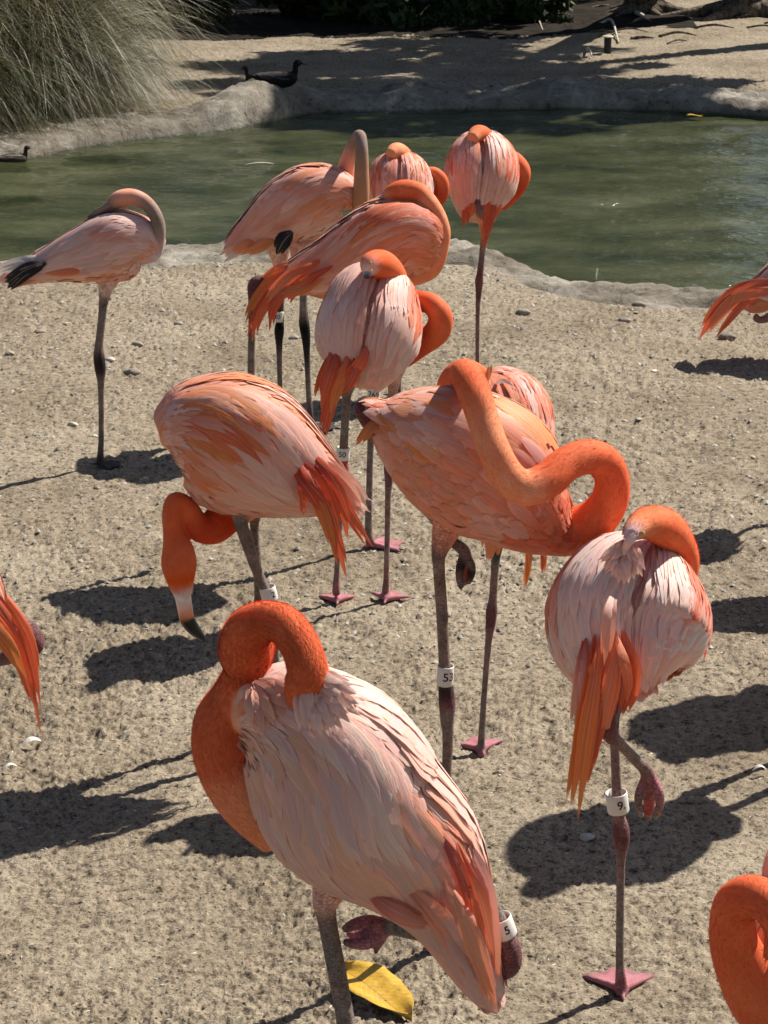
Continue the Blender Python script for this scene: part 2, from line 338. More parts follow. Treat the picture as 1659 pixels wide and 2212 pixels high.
class Loft:
    """a tube with elliptical sections through control rows (x,y,z,ra,rb,r,g,b)"""
    def __init__(s, rows, n=36, k=20, dorsal=None, cleft=0):
        A = catmull(rows, n); A[:, 3:5] = np.maximum(A[:, 3:5], .001); s.A = A; s.n = n; s.k = k; s.cleft = cleft
        s.C = A[:, :3]; T = nrm(np.gradient(s.C, axis=0)); s.T = T
        if dorsal is None:
            a = np.cross(T[0], (0.3, .9, .2)); a /= np.linalg.norm(a); As = []
            for t in T:
                a = a - t * a.dot(t); a /= np.linalg.norm(a); As.append(a.copy())
            s.a = np.array(As)
        else:
            d = np.asarray(dorsal, float)[None]; s.a = nrm(d - T * (T @ d[0])[:, None])
        s.b = np.cross(T, s.a)
        s.len = float(np.linalg.norm(np.diff(s.C, axis=0), axis=1).sum())
    def rad(s, sv, th):
        th = np.arctan2(np.sin(th), np.cos(th))
        return 1 - s.cleft * np.exp(-(th / .16) ** 2) * np.clip(np.sin(np.pi * np.clip(sv, 0, 1)), 0, 1) + .04 * s.cleft * 5 * np.exp(-((np.abs(th) - .6) / .35) ** 2)
    def pt(s, sv, th, off=0.0):
        """surface points at (sv in 0..1.x, theta); beyond 1 the surface runs on straight"""
        sv = np.asarray(sv, float); th = np.asarray(th, float)
        f = np.clip(sv, 0, 1) * (s.n - 1); i = np.minimum(f.astype(int), s.n - 2); f = (f - i)[..., None]
        g = lambda Q: Q[i] * (1 - f) + Q[i + 1] * f
        c = g(s.C); a = g(s.a); b = g(s.b); ra = g(s.A[:, 3:4]); rb = g(s.A[:, 4:5])
        r = s.rad(sv, th)[..., None]
        na = np.cos(th)[..., None]; nb = np.sin(th)[..., None]
        nn = nrm(a * na / np.maximum(ra, .004) + b * nb / np.maximum(rb, .004))
        ex = np.clip(sv - 1, 0, 9)[..., None] * s.len
        return c + a * na * ra * r + b * nb * rb * r + nn * off + s.T[-1] * ex, nn
    def mesh(s):
        sv = np.linspace(0, 1, s.n); th = np.linspace(0, 2 * np.pi, s.k, endpoint=False)
        S, TH = np.meshgrid(sv, th, indexing='ij'); P, _ = s.pt(S, TH)
        V = P.reshape(-1, 3); idx = np.arange(s.n * s.k).reshape(s.n, s.k)
        j = np.roll(idx, -1, 1)
        F = [tuple(r) for r in np.stack((idx[:-1], j[:-1], j[1:], idx[1:]), -1).reshape(-1, 4)]
        V = np.vstack((V, s.C[0] - s.T[0] * s.A[0, 3] * .4, s.C[-1] + s.T[-1] * s.A[-1, 3] * .4)); a, b = len(V) - 2, len(V) - 1
        for q in range(s.k):
            F.append((a, idx[0, (q + 1) % s.k], idx[0, q])); F.append((b, idx[-1, q], idx[-1, (q + 1) % s.k]))
        C = np.vstack((np.repeat(s.A[:, 5:8], s.k, 0), s.A[0, 5:8], s.A[-1, 5:8]))
        return V, F, C

FID = [0]
WPROF = {'round': (0, [.35, .62, .88, 1.0, 1.0, .86, .30]), 'point': (1, [.4, .75, 1.0, .92, .68, .36, .03]), 'blade': (2, [.45, .85, 1.0, .98, .86, .58, .06]), 'plume': (3, [.06, .5, .86, 1.0, .9, .6, .05])}
def feather_geo(P, Nn, width, shape='round', c0=PINK, c1=PINK, arch=.10):
    """P (7,3) centre line, Nn (7,3) outward normals"""
    n_ = len(P); pr = np.interp(np.linspace(0, 1, n_), np.linspace(0, 1, 7), WPROF[shape][1])
    T = nrm(np.gradient(P, axis=0)); S = nrm(np.cross(Nn, T)); wv = (width * .5 * pr)[:, None]
    mid = P + Nn * (width * arch * pr)[:, None]
    V = np.stack((P - S * wv, mid, P + S * wv), 1).reshape(-1, 3)
    i = np.arange(n_ - 1)[:, None] * 3
    F = np.vstack((np.hstack((i, i + 1, i + 4, i + 3)), np.hstack((i + 1, i + 2, i + 5, i + 4))))
    FID[0] = (FID[0] + 1) % 900
    t = np.linspace(0, 1, n_)
    U = np.stack((np.stack((np.full(n_, FID[0] + .01), np.full(n_, FID[0] + .5), np.full(n_, FID[0] + .99)), 1).ravel(), np.repeat(t, 3)), 1)
    C = np.asarray(c0)[None] * (1 - t[:, None]) + np.asarray(c1)[None] * t[:, None]
    return V, F, np.repeat(C, 3, 0), U
CUR = [0, 0, 0]
def ch(lst):
    x, y, sd_ = CUR
    v = float(fbm(np.array([x * 5.5 + sd_]), np.array([y * 1.6 + sd_ * .7]), 2)[0]); v = (v - .5) * 2.1 + .5 + R.uniform(-.16, .16)
    v = min(.999, max(0, v)) * (len(lst) - 1) if len(lst) > 1 else 0
    i = min(int(v), len(lst) - 1); j = min(i + 1, len(lst) - 1); return lerp(lst[i], lst[j], v - i)
def vary(c, a=.12):
    k = 1 + R.uniform(-a, a); return tuple(max(.005, x * k * (1 + R.uniform(-.04, .04))) for x in c)

def remesh_body(parts, voxel, name, off):
    V = []; F = []; n0 = 0; kd_n = sum(len(p[0]) for p in parts); kd = kdtree.KDTree(kd_n); CC = []
    for v, f, c in parts:
        V.append(v); F += [tuple(int(q) + n0 for q in x) for x in f]; n0 += len(v); CC.append(c)
    V = np.vstack(V); CC = np.vstack([np.hstack((c, np.full((len(c), 1), 1.0))) if c.shape[1] == 3 else c for c in CC])
    for i, v in enumerate(V): kd.insert(v, i)
    kd.balance()
    me = bpy.data.meshes.new('tmp'); me.from_pydata(V.tolist(), [], F)
    bm = bmesh.new(); bm.from_mesh(me); bmesh.ops.recalc_face_normals(bm, faces=bm.faces); bm.to_mesh(me); bm.free()
    o = bpy.data.objects.new('tmp', me); sc.collection.objects.link(o)
    md = o.modifiers.new('r', 'REMESH'); md.mode = 'VOXEL'; md.voxel_size = voxel
    sm = o.modifiers.new('s', 'SMOOTH'); sm.factor = .5; sm.iterations = 3
    dg = bpy.context.evaluated_depsgraph_get(); dg.update()
    ev = o.evaluated_get(dg); m2 = bpy.data.meshes.new_from_object(ev, depsgraph=dg)
    sc.collection.objects.unlink(o); bpy.data.objects.remove(o); bpy.data.meshes.remove(me)
    nv = len(m2.vertices); co = np.empty(nv * 3, dtype=np.float32); m2.vertices.foreach_get('co', co); co = co.reshape(-1, 3)
    cols = np.ones((nv, 4), dtype=np.float32)
    for i in range(nv):
        r = kd.find_n(co[i], 3); wts = [1 / (q[2] + 1e-4) for q in r]; sw = sum(wts)
        cols[i] = sum(CC[q[1]] * (x / sw) for q, x in zip(r, wts))
    m2.vertices.foreach_set('co', (co - np.asarray(off, dtype=np.float32)).ravel())
    ca = m2.color_attributes.new('col', 'FLOAT_COLOR', 'POINT'); ca.data.foreach_set('color', cols.ravel())
    m2.polygons.foreach_set('use_smooth', np.ones(len(m2.polygons), dtype=bool))
    m2.materials.clear(); m2.materials.append(M_body); m2.name = name; m2.update()
    return m2

def foot_parts(F0, yaw, size=.075, col=FOOT, flat=True):
    """three toes and the web between them, on the ground; toes point along yaw"""
    out = []; F0 = np.asarray(F0, float)
    d = lambda a: np.array((math.cos(yaw + a), math.sin(yaw + a), 0))
    tips = []
    for a, L in ((-.82, .95), (0, 1.05), (.82, .95)):
        t = F0 + d(a) * size * L; t[2] = F0[2] + .003; tips.append(t)
        m_ = F0 * .5 + t * .5; m_[2] = F0[2] + .010
        rows = [(*(F0 + (0, 0, .012)), .009, .009, *col), (*m_, .0075, .0065, *col), (*t, .0042, .0038, *lerp(col, DARK, .3))]
        out.append(Loft(rows, 8, 8).mesh())
    hind = F0 - d(0) * size * .28; hind[2] = F0[2] + .006
    out.append(Loft([(*(F0 + (0, 0, .01)), .007, .007, *col), (*hind, .004, .004, *col)], 4, 8).mesh())
    for i in (0, 1):
        a, b = tips[i], tips[i + 1]; mid = (a + b) / 2 * .8 + F0 * .2; mid2 = (a + b) / 2
        base = [F0, a * .93 + F0 * .07, (a * .5 + b * .5) * .84 + F0 * .16, b * .93 + F0 * .07]
        up = np.array((0, 0, .0105)); dn = np.array((0, 0, .0015))
        V = np.array([q * 1.0 for q in base] + [q * 1.0 for q in base]); V[:4, 2] = F0[2] + .011; V[0, 2] += .006; V[4:, 2] = F0[2] + .0015
        Fq = [(0, 1, 2, 3), (7, 6, 5, 4), (0, 4, 5, 1), (1, 5, 6, 2), (2, 6, 7, 3), (3, 7, 4, 0)]
        # denser points for colour lookup
        out.append((V, Fq, np.tile(np.array(tuple(q * .62 for q in col)), (8, 1))))
    return out

def ring_band(P0, P1, r, text, ang, parent, off, size=1.0):
    """white numbered plastic ring round a leg, axis P0 (top) -> P1 (bottom)"""
    P0 = np.asarray(P0); P1 = np.asarray(P1); ax = nrm(P1 - P0); c = (P0 + P1) / 2; h = np.linalg.norm(P1 - P0)
    toc = nrm(np.array((0, 0, CAMH)) - c); toc = nrm(toc - ax * toc.dot(ax)); side = np.cross(ax, toc)
    if side[0] < 0: side = -side
    K = 28; V = []; F = []; ths = np.linspace(0, 2 * np.pi, K, endpoint=False)
    prof = [(r * .9, -.5), (r * .97, -.515), (r, -.46), (r, .46), (r * .97, .515), (r * .9, .5)]
    for rr_, q in prof:
        for t in ths: V.append(c + ax * h * q + (toc * math.cos(t) + side * math.sin(t)) * rr_)
    n_ = len(prof)
    for i in range(n_):
        for j in range(K):
            a_ = i * K + j; b_ = i * K + (j + 1) % K; i2 = (i + 1) % n_
            F.append((a_, b_, i2 * K + (j + 1) % K, i2 * K + j))
    bo = obj('leg_band', mesh_np('leg_band', np.array(V) - off, F, True, M_band), parent)
    cu = bpy.data.curves.new('t', 'FONT'); cu.body = text; cu.size = h * .62 * size; cu.align_x = 'CENTER'; cu.align_y = 'CENTER'; cu.offset = h * .008
    to = bpy.data.objects.new('t', cu); sc.collection.objects.link(to)
    dg = bpy.context.evaluated_depsgraph_get(); dg.update()
    tm = bpy.data.meshes.new_from_object(to.evaluated_get(dg)); sc.collection.objects.unlink(to); bpy.data.objects.remove(to)
    bm = bmesh.new(); bm.from_mesh(tm)
    bmesh.ops.triangulate(bm, faces=bm.faces)
    bmesh.ops.subdivide_edges(bm, edges=[e for e in bm.edges if e.calc_length() > h * .12], cuts=2, use_grid_fill=True)
    for v in bm.verts:
        t = ang + v.co.x / r
        q = c - ax * v.co.y + (toc * math.cos(t) + side * math.sin(t)) * (r * 1.012 + .0002)
        v.co = Vector(q - off)
    bm.to_mesh(tm); bm.free(); tm.materials.clear(); tm.materials.append(M_ink)
    obj('band_number', tm, bo)
    return bo

def row3(Y, u, v, dy, ra, rb, col):
    p = at(u, v, Y + dy); k = dep(p) / FPX
    return (*p, ra * k, rb * k, *col)

def build_bird(D):
    Y = D['Y']; name = 'flamingo'
    root_p = at(D['foot'][0], D['foot'][1], Y); root_p[2] = gz(root_p[0], root_p[1])
    rt = bpy.data.objects.new(name, None); link(rt); rt.location = root_p; rt.empty_display_size = .1
    tag(rt, D['label'], 'flamingo', 'flamingos standing on the sand by the pond')
    off = root_p
    parts = []
    bc = D.get('bodycol', SALMON)
    body = Loft([row3(Y, *r[:5], r[5] if len(r) > 5 else bc) for r in D['spine']], 44, 28, D['dorsal'], D.get('cleft', 0))
    parts.append(body.mesh())
    necks = []
    for nk in D['necks']:
        L = Loft([row3(Y, u, v, dy, r * 1.04 + .6, r * 1.04 * q + .6, col) for (u, v, dy, r, q, col) in nk], max(24, 9 * len(nk)), 18)
        necks.append(L); parts.append(L.mesh())
    for lg in D.get('legs', []):
        L = Loft([row3(Y, u, v, dy, r * 1.03 + .5, r * 1.03 + .5, col) for (u, v, dy, r, col) in lg], max(20, 7 * len(lg)), 12)
        v_, f_, c_ = L.mesh(); parts.append((v_, f_, np.hstack((c_, np.zeros((len(c_), 1))))))
    for (u, v, dy, yaw, size, col) in D.get('feet', []):
        p = at(u, v, Y + dy); p[2] = gz(p[0], p[1]) + .001
        parts += foot_parts(p, math.radians(yaw), size, col)
    obj('body', remesh_body(parts, D.get('voxel', .004), 'body', off), rt)
    # -------- contour feathers (small, all over)
    CUR[2] = R.uniform(0, 90); sp = D.get('contour', 620); acc = Acc(); clen = D.get('clen', .036)
    pal = D['pal']
    def pick(key, s_, th_):
        c_ = pal[key]
        CUR[0] = s_; CUR[1] = th_; return c_(s_, th_) if callable(c_) else ch(c_)
    order = []
    for _ in range(sp):
        s_ = R.uniform(.03, .9); th = R.uniform(-math.pi, math.pi)
        order.append((s_, th))
    for s_, th in order:
        L_ = clen * R.uniform(.75, 1.25); ss = s_ + np.linspace(0, 1, 7) * L_ / body.len
        dth = R.uniform(-.25, .25) * .4
        P, Nn = body.pt(ss, th + np.linspace(0, dth, 7), .002)
        P = P + Nn * (np.linspace(0, 1, 7)[:, None] ** 1.4 * R.uniform(.002, .006)) 
        c_ = vary(pick('contour', s_, th)); acc.add(*feather_geo(P, Nn, L_ * .48, 'round', lerp(c_, pal.get('root', ORANGE_P), .2), c_))
    o = obj('contour_feathers', acc.mesh('contour_feathers', M_feather, off), rt); tag(o, kind='stuff')
    # -------- wings
    sides = D.get('sides', (-1, 1)); w0, w1 = D.get('wing_th', (.12, 1.95)); drift = D.get('drift', .35)
    rows = D.get('rows', [(.60, .20, .031, 14, 'wing', .004, 'blade'), (.50, .19, .030, 15, 'wing', .006, 'blade'), (.39, .165, .027, 17, 'wing', .008, 'blade'),
                          (.29, .13, .024, 19, 'cov', .010, 'blade'), (.21, .10, .021, 22, 'cov', .0115, 'point'), (.14, .08, .018, 24, 'cov', .0125, 'point'), (.07, .06, .015, 24, 'cov', .013, 'point')])
    ws = D.get('wscale', 1.0); bulge = D.get('bulge', .008)
    for sg in sides:
        ac = Acc(); feats = []
        for ri, (s0, L0, W0, cnt, key, lift, shp) in enumerate(rows):
            cnt = int(cnt * D.get('dens', 1.25))
            for j in range(cnt):
                f = (j + R.uniform(.2, .8)) / cnt
                th = w0 + (w1 - w0) * f; s_ = max(.05, s0 + R.uniform(-.05, .05) - .05 * f)
                L_ = L0 * ws * R.uniform(.88, 1.12) * (1 - .25 * f); nn_ = 7
                t = np.linspace(0, 1, nn_); ss = s_ + t * L_ / body.len
                dth = drift * L_ / .15 * (1 - .75 * f) * R.uniform(.8, 1.2) + R.uniform(-.1, .1)
                if D.get('clipend'):
                    L_ = max(.04, min(L_, (R.uniform(.9, 1.04) - s_) * body.len)); ss = s_ + t * L_ / body.len
                P, Nn = body.pt(ss, sg * (th + dth * t), 0)
                env = bulge * math.sin(math.pi * min(1, f * 1.02 + .05)) ** .6
                near = .25 + .75 * sstep(.02, .4, ss)
                P = P + Nn * ((lift * .5 + env) * near + (.003 + R.uniform(0, .003)) * t ** 2)[:, None]
                over = np.clip(ss - 1, 0, 9) * body.len
                P[:, 2] -= over ** 2 * 1.8 * (D.get('sag', 1))
                c_ = vary(pick(key, s_, sg * th), .07); c0 = lerp(c_, pal.get('root', ORANGE_P), .38)
                if key == 'cov' and R.random() < .4: c0 = c_; c_ = lerp(c_, PINK_P, R.uniform(.3, .75))
                geo = feather_geo(P, Nn, W0 * ws * 1.22 * R.uniform(.85, 1.15), shp, c0, c_, .09)
                if ri < 4: feats.append(geo)
                else: ac.add(*geo)
        wo = obj('wing', ac.mesh('wing', M_feather, off), rt)
        for g_ in feats:
            obj('feather', mesh_np('feather', g_[0] - off, g_[1], True, M_feather, g_[2], g_[3]), wo)
    # -------- plumes that hang free (drawn one by one)
    if D.get('plumes'):
        to = None; ac = Acc()
        for pl in D['plumes']:
            pts, wpx, c0, c1 = pl[:4]; shp = pl[4] if len(pl) > 4 else 'point'
            Q0 = catmull(np.array([at(u, v, Y + dy + (.03 if q == 0 else 0)) for q, (u, v, dy) in enumerate(pts)]), 9)
            k = dep(Q0[4]) / FPX; toc = nrm(np.array((0, 0, CAMH)) - Q0); T = nrm(np.gradient(Q0, axis=0)); sdv = nrm(np.cross(toc, T))
            for j in range(3 if wpx > 11 else 1):
                fan = np.linspace(.15, 1, 9)[:, None] ** .7; o_ = (j - 1) * .28 + R.uniform(-.08, .08) if wpx > 11 else 0
                e_ = 1.0 if j == 1 else R.uniform(.8, .97); Q = catmull(Q0[:, :], 9); ii = np.linspace(0, 8 * e_, 9); i0 = np.minimum(ii.astype(int), 7); fr_ = (ii - i0)[:, None]
                Q = Q0[i0] * (1 - fr_) + Q0[i0 + 1] * fr_
                Q = Q + sdv * (wpx * k * o_) * fan + toc * R.uniform(-.004, .006)
                T = nrm(np.gradient(Q, axis=0)); Nn = nrm(toc - T * (toc * T).sum(1)[:, None]); Nn = nrm(Nn + np.array((R.uniform(-.5, .5), 0, R.uniform(-.3, .3))))
                geo = feather_geo(Q, Nn, wpx * k * (.74 if wpx > 11 else 1), 'plume', vary(c0, .09), vary(c1, .09), .16)
                if to is None:
                    to = obj('tail', mesh_np('tail', geo[0] - off, geo[1], True, M_feather, geo[2], geo[3]), rt)
                else: obj('feather', mesh_np('feather', geo[0] - off, geo[1], True, M_feather, geo[2], geo[3]), to)
    for (u, v, dy, r, col) in D.get('ruffs', []):
        ac = Acc(); p0 = at(u, v, Y + dy); k = dep(p0) / FPX; toc = nrm(np.array((0, 0, CAMH)) - p0); e1 = nrm(np.cross(toc, (0, 0, 1.))); e2 = np.cross(e1, toc)
        fl = body.T[len(body.T) // 3]; fl = fl - toc * fl.dot(toc)
        for q in range(70):
            a = R.uniform(0, 6.283); rr_ = r * k * R.uniform(.3, .95); d = nrm(fl * 1.0 + (e1 * math.cos(a) + e2 * math.sin(a)) * .6); L_ = R.uniform(.022, .05) * (1.3 if Y < 3.5 else 1); t = np.linspace(0, 1, 7)[:, None]
            P = p0 + (e1 * math.cos(a) + e2 * math.sin(a)) * rr_ + d * L_ * t + toc * (.010 * np.sin(t * 2.6) + R.uniform(-.006, .006)); Nn = nrm(np.tile(toc + np.array((R.uniform(-.4, .4), 0, R.uniform(-.4, .4))), (7, 1)))
            ac.add(*feather_geo(P, Nn, L_ * .34, 'point', vary(lerp(col, ORANGE_P, .5)), vary(col)))
        o = obj('neck_ruff', ac.mesh('neck_ruff', M_feather, off), rt); tag(o, kind='stuff')
    # -------- fuzz on the neck
    fz = D.get('fuzz', 1500)
    if fz:
        tot = sum(L.len for L in necks); Vs = []; Cs = []
        for L in necks:
            k_ = int(fz * L.len / tot); s_ = NR.uniform(.0, 1, k_); th = NR.uniform(-np.pi, np.pi, k_)
            ln = D.get('fuzz_len', .010) * NR.uniform(.6, 1.4, k_)
            P, Nn = L.pt(s_, th, 0); P2, _ = L.pt(np.clip(s_ + .01, 0, 1), th, 0); T = nrm(P2 - P + 1e-9)
            P = P - Nn * .0015; S = nrm(np.cross(Nn, T)); hw = D.get('fuzz_w', .0006)
            tip = P + T * ln[:, None] * .95 + Nn * (ln * .22 + .0014)[:, None] + S * (NR.uniform(-.25, .25, k_) * ln)[:, None]
            Vs.append(np.stack((P - S * hw, P + S * hw, tip), 1).reshape(-1, 3))
            ci = np.clip((s_ * (L.n - 1)).astype(int), 0, L.n - 1); cc = L.A[ci, 5:8] * NR.uniform(.88, 1.14, k_)[:, None]
            Cs.append(np.repeat(cc, 3, 0))
        Vs = np.vstack(Vs) - off; F = np.arange(len(Vs)).reshape(-1, 3)
        o = obj('neck_down', mesh_np('neck_down', Vs, F, True, M_fuzz, np.vstack(Cs)), rt); tag(o, kind='stuff')
    for bl in D.get('bills', []):
        ac = Acc(); L = Loft([row3(Y, u, v, dy, r, r * .75, col) for (u, v, dy, r, col) in bl], 22, 14)
        v_, f_, c_ = L.mesh(); me = bpy.data.meshes.new('bill'); me.from_pydata((v_ - off).tolist(), [], [tuple(int(q) for q in x) for x in f_])
        ca = me.color_attributes.new('col', 'FLOAT_COLOR', 'POINT'); c4 = np.ones((len(v_), 4)); c4[:, :3] = c_; ca.data.foreach_set('color', c4.ravel())
        me.polygons.foreach_set('use_smooth', [True] * len(me.polygons)); me.materials.append(M_bill); obj('bill', me, rt)
    for (u, v, dy, r) in D.get('eyes', []):
        p = at(u, v, Y + dy) - off; bm = bmesh.new(); bmesh.ops.create_uvsphere(bm, u_segments=10, v_segments=8, radius=r)
        me = bpy.data.meshes.new('eye'); bm.to_mesh(me); bm.free(); me.materials.append(M_eye); o = obj('eye', me, rt, p)
    for (a, b_, rpx, txt, ang, *sz) in D.get('bands', []):
        P0 = at(a[0], a[1], Y + a[2]); P1 = at(b_[0], b_[1], Y + b_[2]); k = dep(P0) / FPX
        ring_band(P0, P1, rpx * k, txt, ang, rt, off, *(sz or ()))
    return rt
m, n, l, p = mat('eye', .1, .6); M_eye = m
nz = N(n, 'ShaderNodeTexNoise', i_Scale=200.0); l.new(ramp(n, l, nz.outputs[0], [(.4, (.5, .36, .1)), (.6, (.3, .2, .05))]), p.inputs['Base Color'])

SIDE = (0, -.15, 1)
def pal_side(wing, cov, belly, back, root=ORANGE_P):
    return {'wing': wing, 'cov': cov, 'contour': lambda s_, th: ch(belly if abs(th) > 1.3 else back), 'root': root}

def S(*rows): return list(rows)
F_ALL = {}
# A: pale bird alone at the left, facing right
F_ALL['A'] = dict(Y=7.38, foot=(215, 1003), label='pale pink flamingo with a brown neck standing alone on one leg at the left', dorsal=SIDE, voxel=.005,
    spine=S((340, 548, 0, 14, 16), (328, 535, 0, 38, 34), (300, 525, 0, 56, 46), (262, 530, 0, 74, 56), (212, 545, 0, 68, 56), (155, 560, 0, 50, 44), (95, 578, 0, 30, 30), (45, 592, 0, 20, 20), (0, 604, 0, 8, 10)),
    necks=[S((300, 548, .0, 26, 1, PINK), (334, 545, -.02, 15, 1, PINK_G), (343, 495, -.03, 14, 1, TAUPE), (333, 460, -.02, 14, 1, TAUPE), (312, 436, 0, 15, 1, lerp(TAUPE, SALMON, .4)), (286, 426, .01, 17, 1, SALMON), (260, 430, .01, 18, 1, SALMON), (238, 442, .01, 12, 1, TAUPE))],
    bills=[S((245, 440, 0, 9, LEGP), (215, 455, 0, 7, TAUPE), (190, 470, .01, 3, DARK))],
    legs=[S((236, 590, 0, 30, PINK), (229, 622, 0, 17, PINK_P), (224, 650, 0, 10, LEG), (219, 700, 0, 8.5, LEG), (214, 745, 0, 9, LEG), (214, 772, 0, 12, DARK), (217, 800, 0, 11.5, DARK), (218, 830, 0, 7.5, LEG), (219, 900, 0, 6, LEG), (218, 960, 0, 6, lerp(LEG, DARK, .4)), (216, 1000, 0, 8, DARK))],
    feet=[(216, 1003, 0, -15, .085, DARK)], contour=620, bodycol=PINK,
    pal=pal_side([PINK_G, PINK_P, PINK], [PINK_P, PINK, SALMON], [PINK, ORANGE_P, PINK_P], [PINK_P, PINK]), fuzz=500, cleft=.04, drift=.2, ws=1,
    plumes=[([(165, 560, -.07), (120, 572, -.06), (80, 585, -.05)], 26, ORANGE, ORANGE_P), ([(200, 572, -.09), (150, 585, -.08), (95, 590, -.06)], 22, ORANGE, ORANGE_P),
            ([(100, 568, -.10), (60, 582, -.09), (8, 612, -.06)], 30, BLACK, BLACK, 'blade'), ([(92, 578, -.10), (50, 592, -.09), (14, 624, -.07)], 30, BLACK, BLACK, 'blade'),
            ([(90, 555, -.05), (45, 568, -.05), (-20, 588, -.03)], 24, WHITE, WHITE, 'blade'), ([(130, 525, .02), (100, 533, .02), (62, 549, .02)], 10, WHITE, WHITE),
            ([(110, 590, -.04), (70, 604, -.03), (25, 622, -.02)], 12, PINK_P, AMBER)])
# Y: pale bird behind, brown neck looped high, black knees
F_ALL['Y'] = dict(Y=7.84, foot=(678, 926), label='dusty pink flamingo with black knees, its brown neck arched highest in the rear group', dorsal=(-.2, -.3, 1), voxel=.005, bodycol=SALMON,
    spine=S((762, 442, 0, 18, 20), (745, 425, 0, 42, 40), (712, 425, 0, 68, 55), (665, 440, 0, 80, 62), (612, 465, 0, 70, 56), (565, 493, 0, 48, 42), (522, 520, 0, 28, 28), (488, 545, 0, 10, 12)),
    necks=[S((740, 420, .05, 24, 1, SALMON), (744, 385, .06, 20, 1, ORANGE_P), (752, 345, .05, 16, 1, SALMON), (764, 308, .02, 12, 1, TAUPE), (777, 293, -.02, 12, 1, TAUPE), (781, 320, -.05, 13, 1, TAUPE), (781, 370, -.06, 15, 1, lerp(TAUPE, AMBER, .3)), (780, 420, -.06, 17, 1, lerp(TAUPE, AMBER, .45)), (776, 465, -.05, 15, 1, lerp(TAUPE, AMBER, .5)))],
    bills=[S((776, 470, -.05, 10, PINK_P), (774, 500, -.04, 6, BLACK))],
    legs=[S((655, 520, 0, 34, PINK), (652, 575, 0, 18, PINK), (655, 625, 0, 9, LEG), (656, 670, 0, 9, LEG), (657, 700, 0, 11, BLACK), (661, 730, 0, 9.5, BLACK), (663, 770, 0, 6.5, DARK), (667, 850, 0, 6, LEG), (671, 905, 0, 7, DARK), (678, 924, 0, 8, DARK)),
          S((600, 510, .08, 34, PINK_P), (606, 580, .08, 14, PINK), (607, 640, .08, 7.5, LEG), (605, 690, .08, 8, BLACK), (603, 716, .08, 10.5, BLACK), (603, 745, .08, 7, DARK), (604, 800, .08, 5.5, LEG), (606, 890, .08, 6, LEG), (606, 915, .08, 7, DARK))],
    feet=[(678, 926, 0, -12, .1, DARK), (606, 917, .08, -12, .09, DARK)], bands=[((603, 672, .08), (602, 694, .08), 10.5, '20', -.35)],
    contour=900, pal=pal_side([PINK_P, PINK, SALMON], [SALMON, ORANGE_P, PINK], [PINK_P, PINK], [SALMON, PINK]), fuzz=500, cleft=.03, drift=.35,
    plumes=[([(560, 510, -.08), (530, 530, -.08), (500, 545, -.06)], 22, AMBER, ORANGE_P), ([(600, 515, -.1), (560, 535, -.1), (525, 548, -.08)], 22, AMBER, ORANGE_P), ([(545, 500, -.06), (510, 530, -.05), (470, 553, -.03)], 14, ORANGE_P, PINK_P),
            ([(540, 530, -.04), (510, 545, -.04), (482, 566, -.02)], 20, PINK_P, WHITE, 'blade'), ([(632, 500, -.14), (612, 522, -.15), (598, 552, -.14)], 34, BLACK, BLACK, 'blade')])
# X: back bird seen from behind
F_ALL['X'] = dict(Y=8.3, foot=(862, 868), label='farthest pink flamingo of the rear group, head tucked on its back', dorsal=(0, -1, .45), voxel=.005,
    spine=S((858, 346, .12, 20, 26), (860, 366, .07, 46, 50), (862, 400, 0, 66, 64), (860, 445, -.04, 58, 60), (856, 490, -.08, 36, 40), (852, 520, -.1, 10, 14)),
    necks=[S((895, 450, .08, 22, 1, ORANGE_D), (930, 440, .05, 19, 1, ORANGE_D), (952, 418, .03, 16, 1, ORANGE_D), (953, 390, .02, 14, 1, ORANGE), (936, 374, .02, 13, 1, ORANGE), (915, 378, .03, 13, 1, ORANGE), (895, 372, .06, 13, 1, ORANGE)),
           S((882, 352, .08, 14, 1, ORANGE_P), (872, 334, .03, 16, 1, ORANGE_P), (856, 327, -.01, 18, 1, ORANGE_P), (843, 334, -.05, 11, 1, ORANGE_P))],
    legs=[S((860, 500, 0, 16, SALMON), (861, 560, 0, 7, LEG), (862, 640, 0, 8, KNEE), (862, 660, 0, 8, KNEE), (862, 700, 0, 5, LEG), (862, 864, 0, 5, LEG))], feet=[(862, 868, 0, 90, .09, FOOT)],
    contour=500, pal=pal_side([PINK_P, PINK, ORANGE_P], [ORANGE_P, ORANGE, PINK_P], [PINK], [PINK_P, PINK]), fuzz=300, clipend=1, cleft=.12, drift=.05, bulge=.012, ws=1)
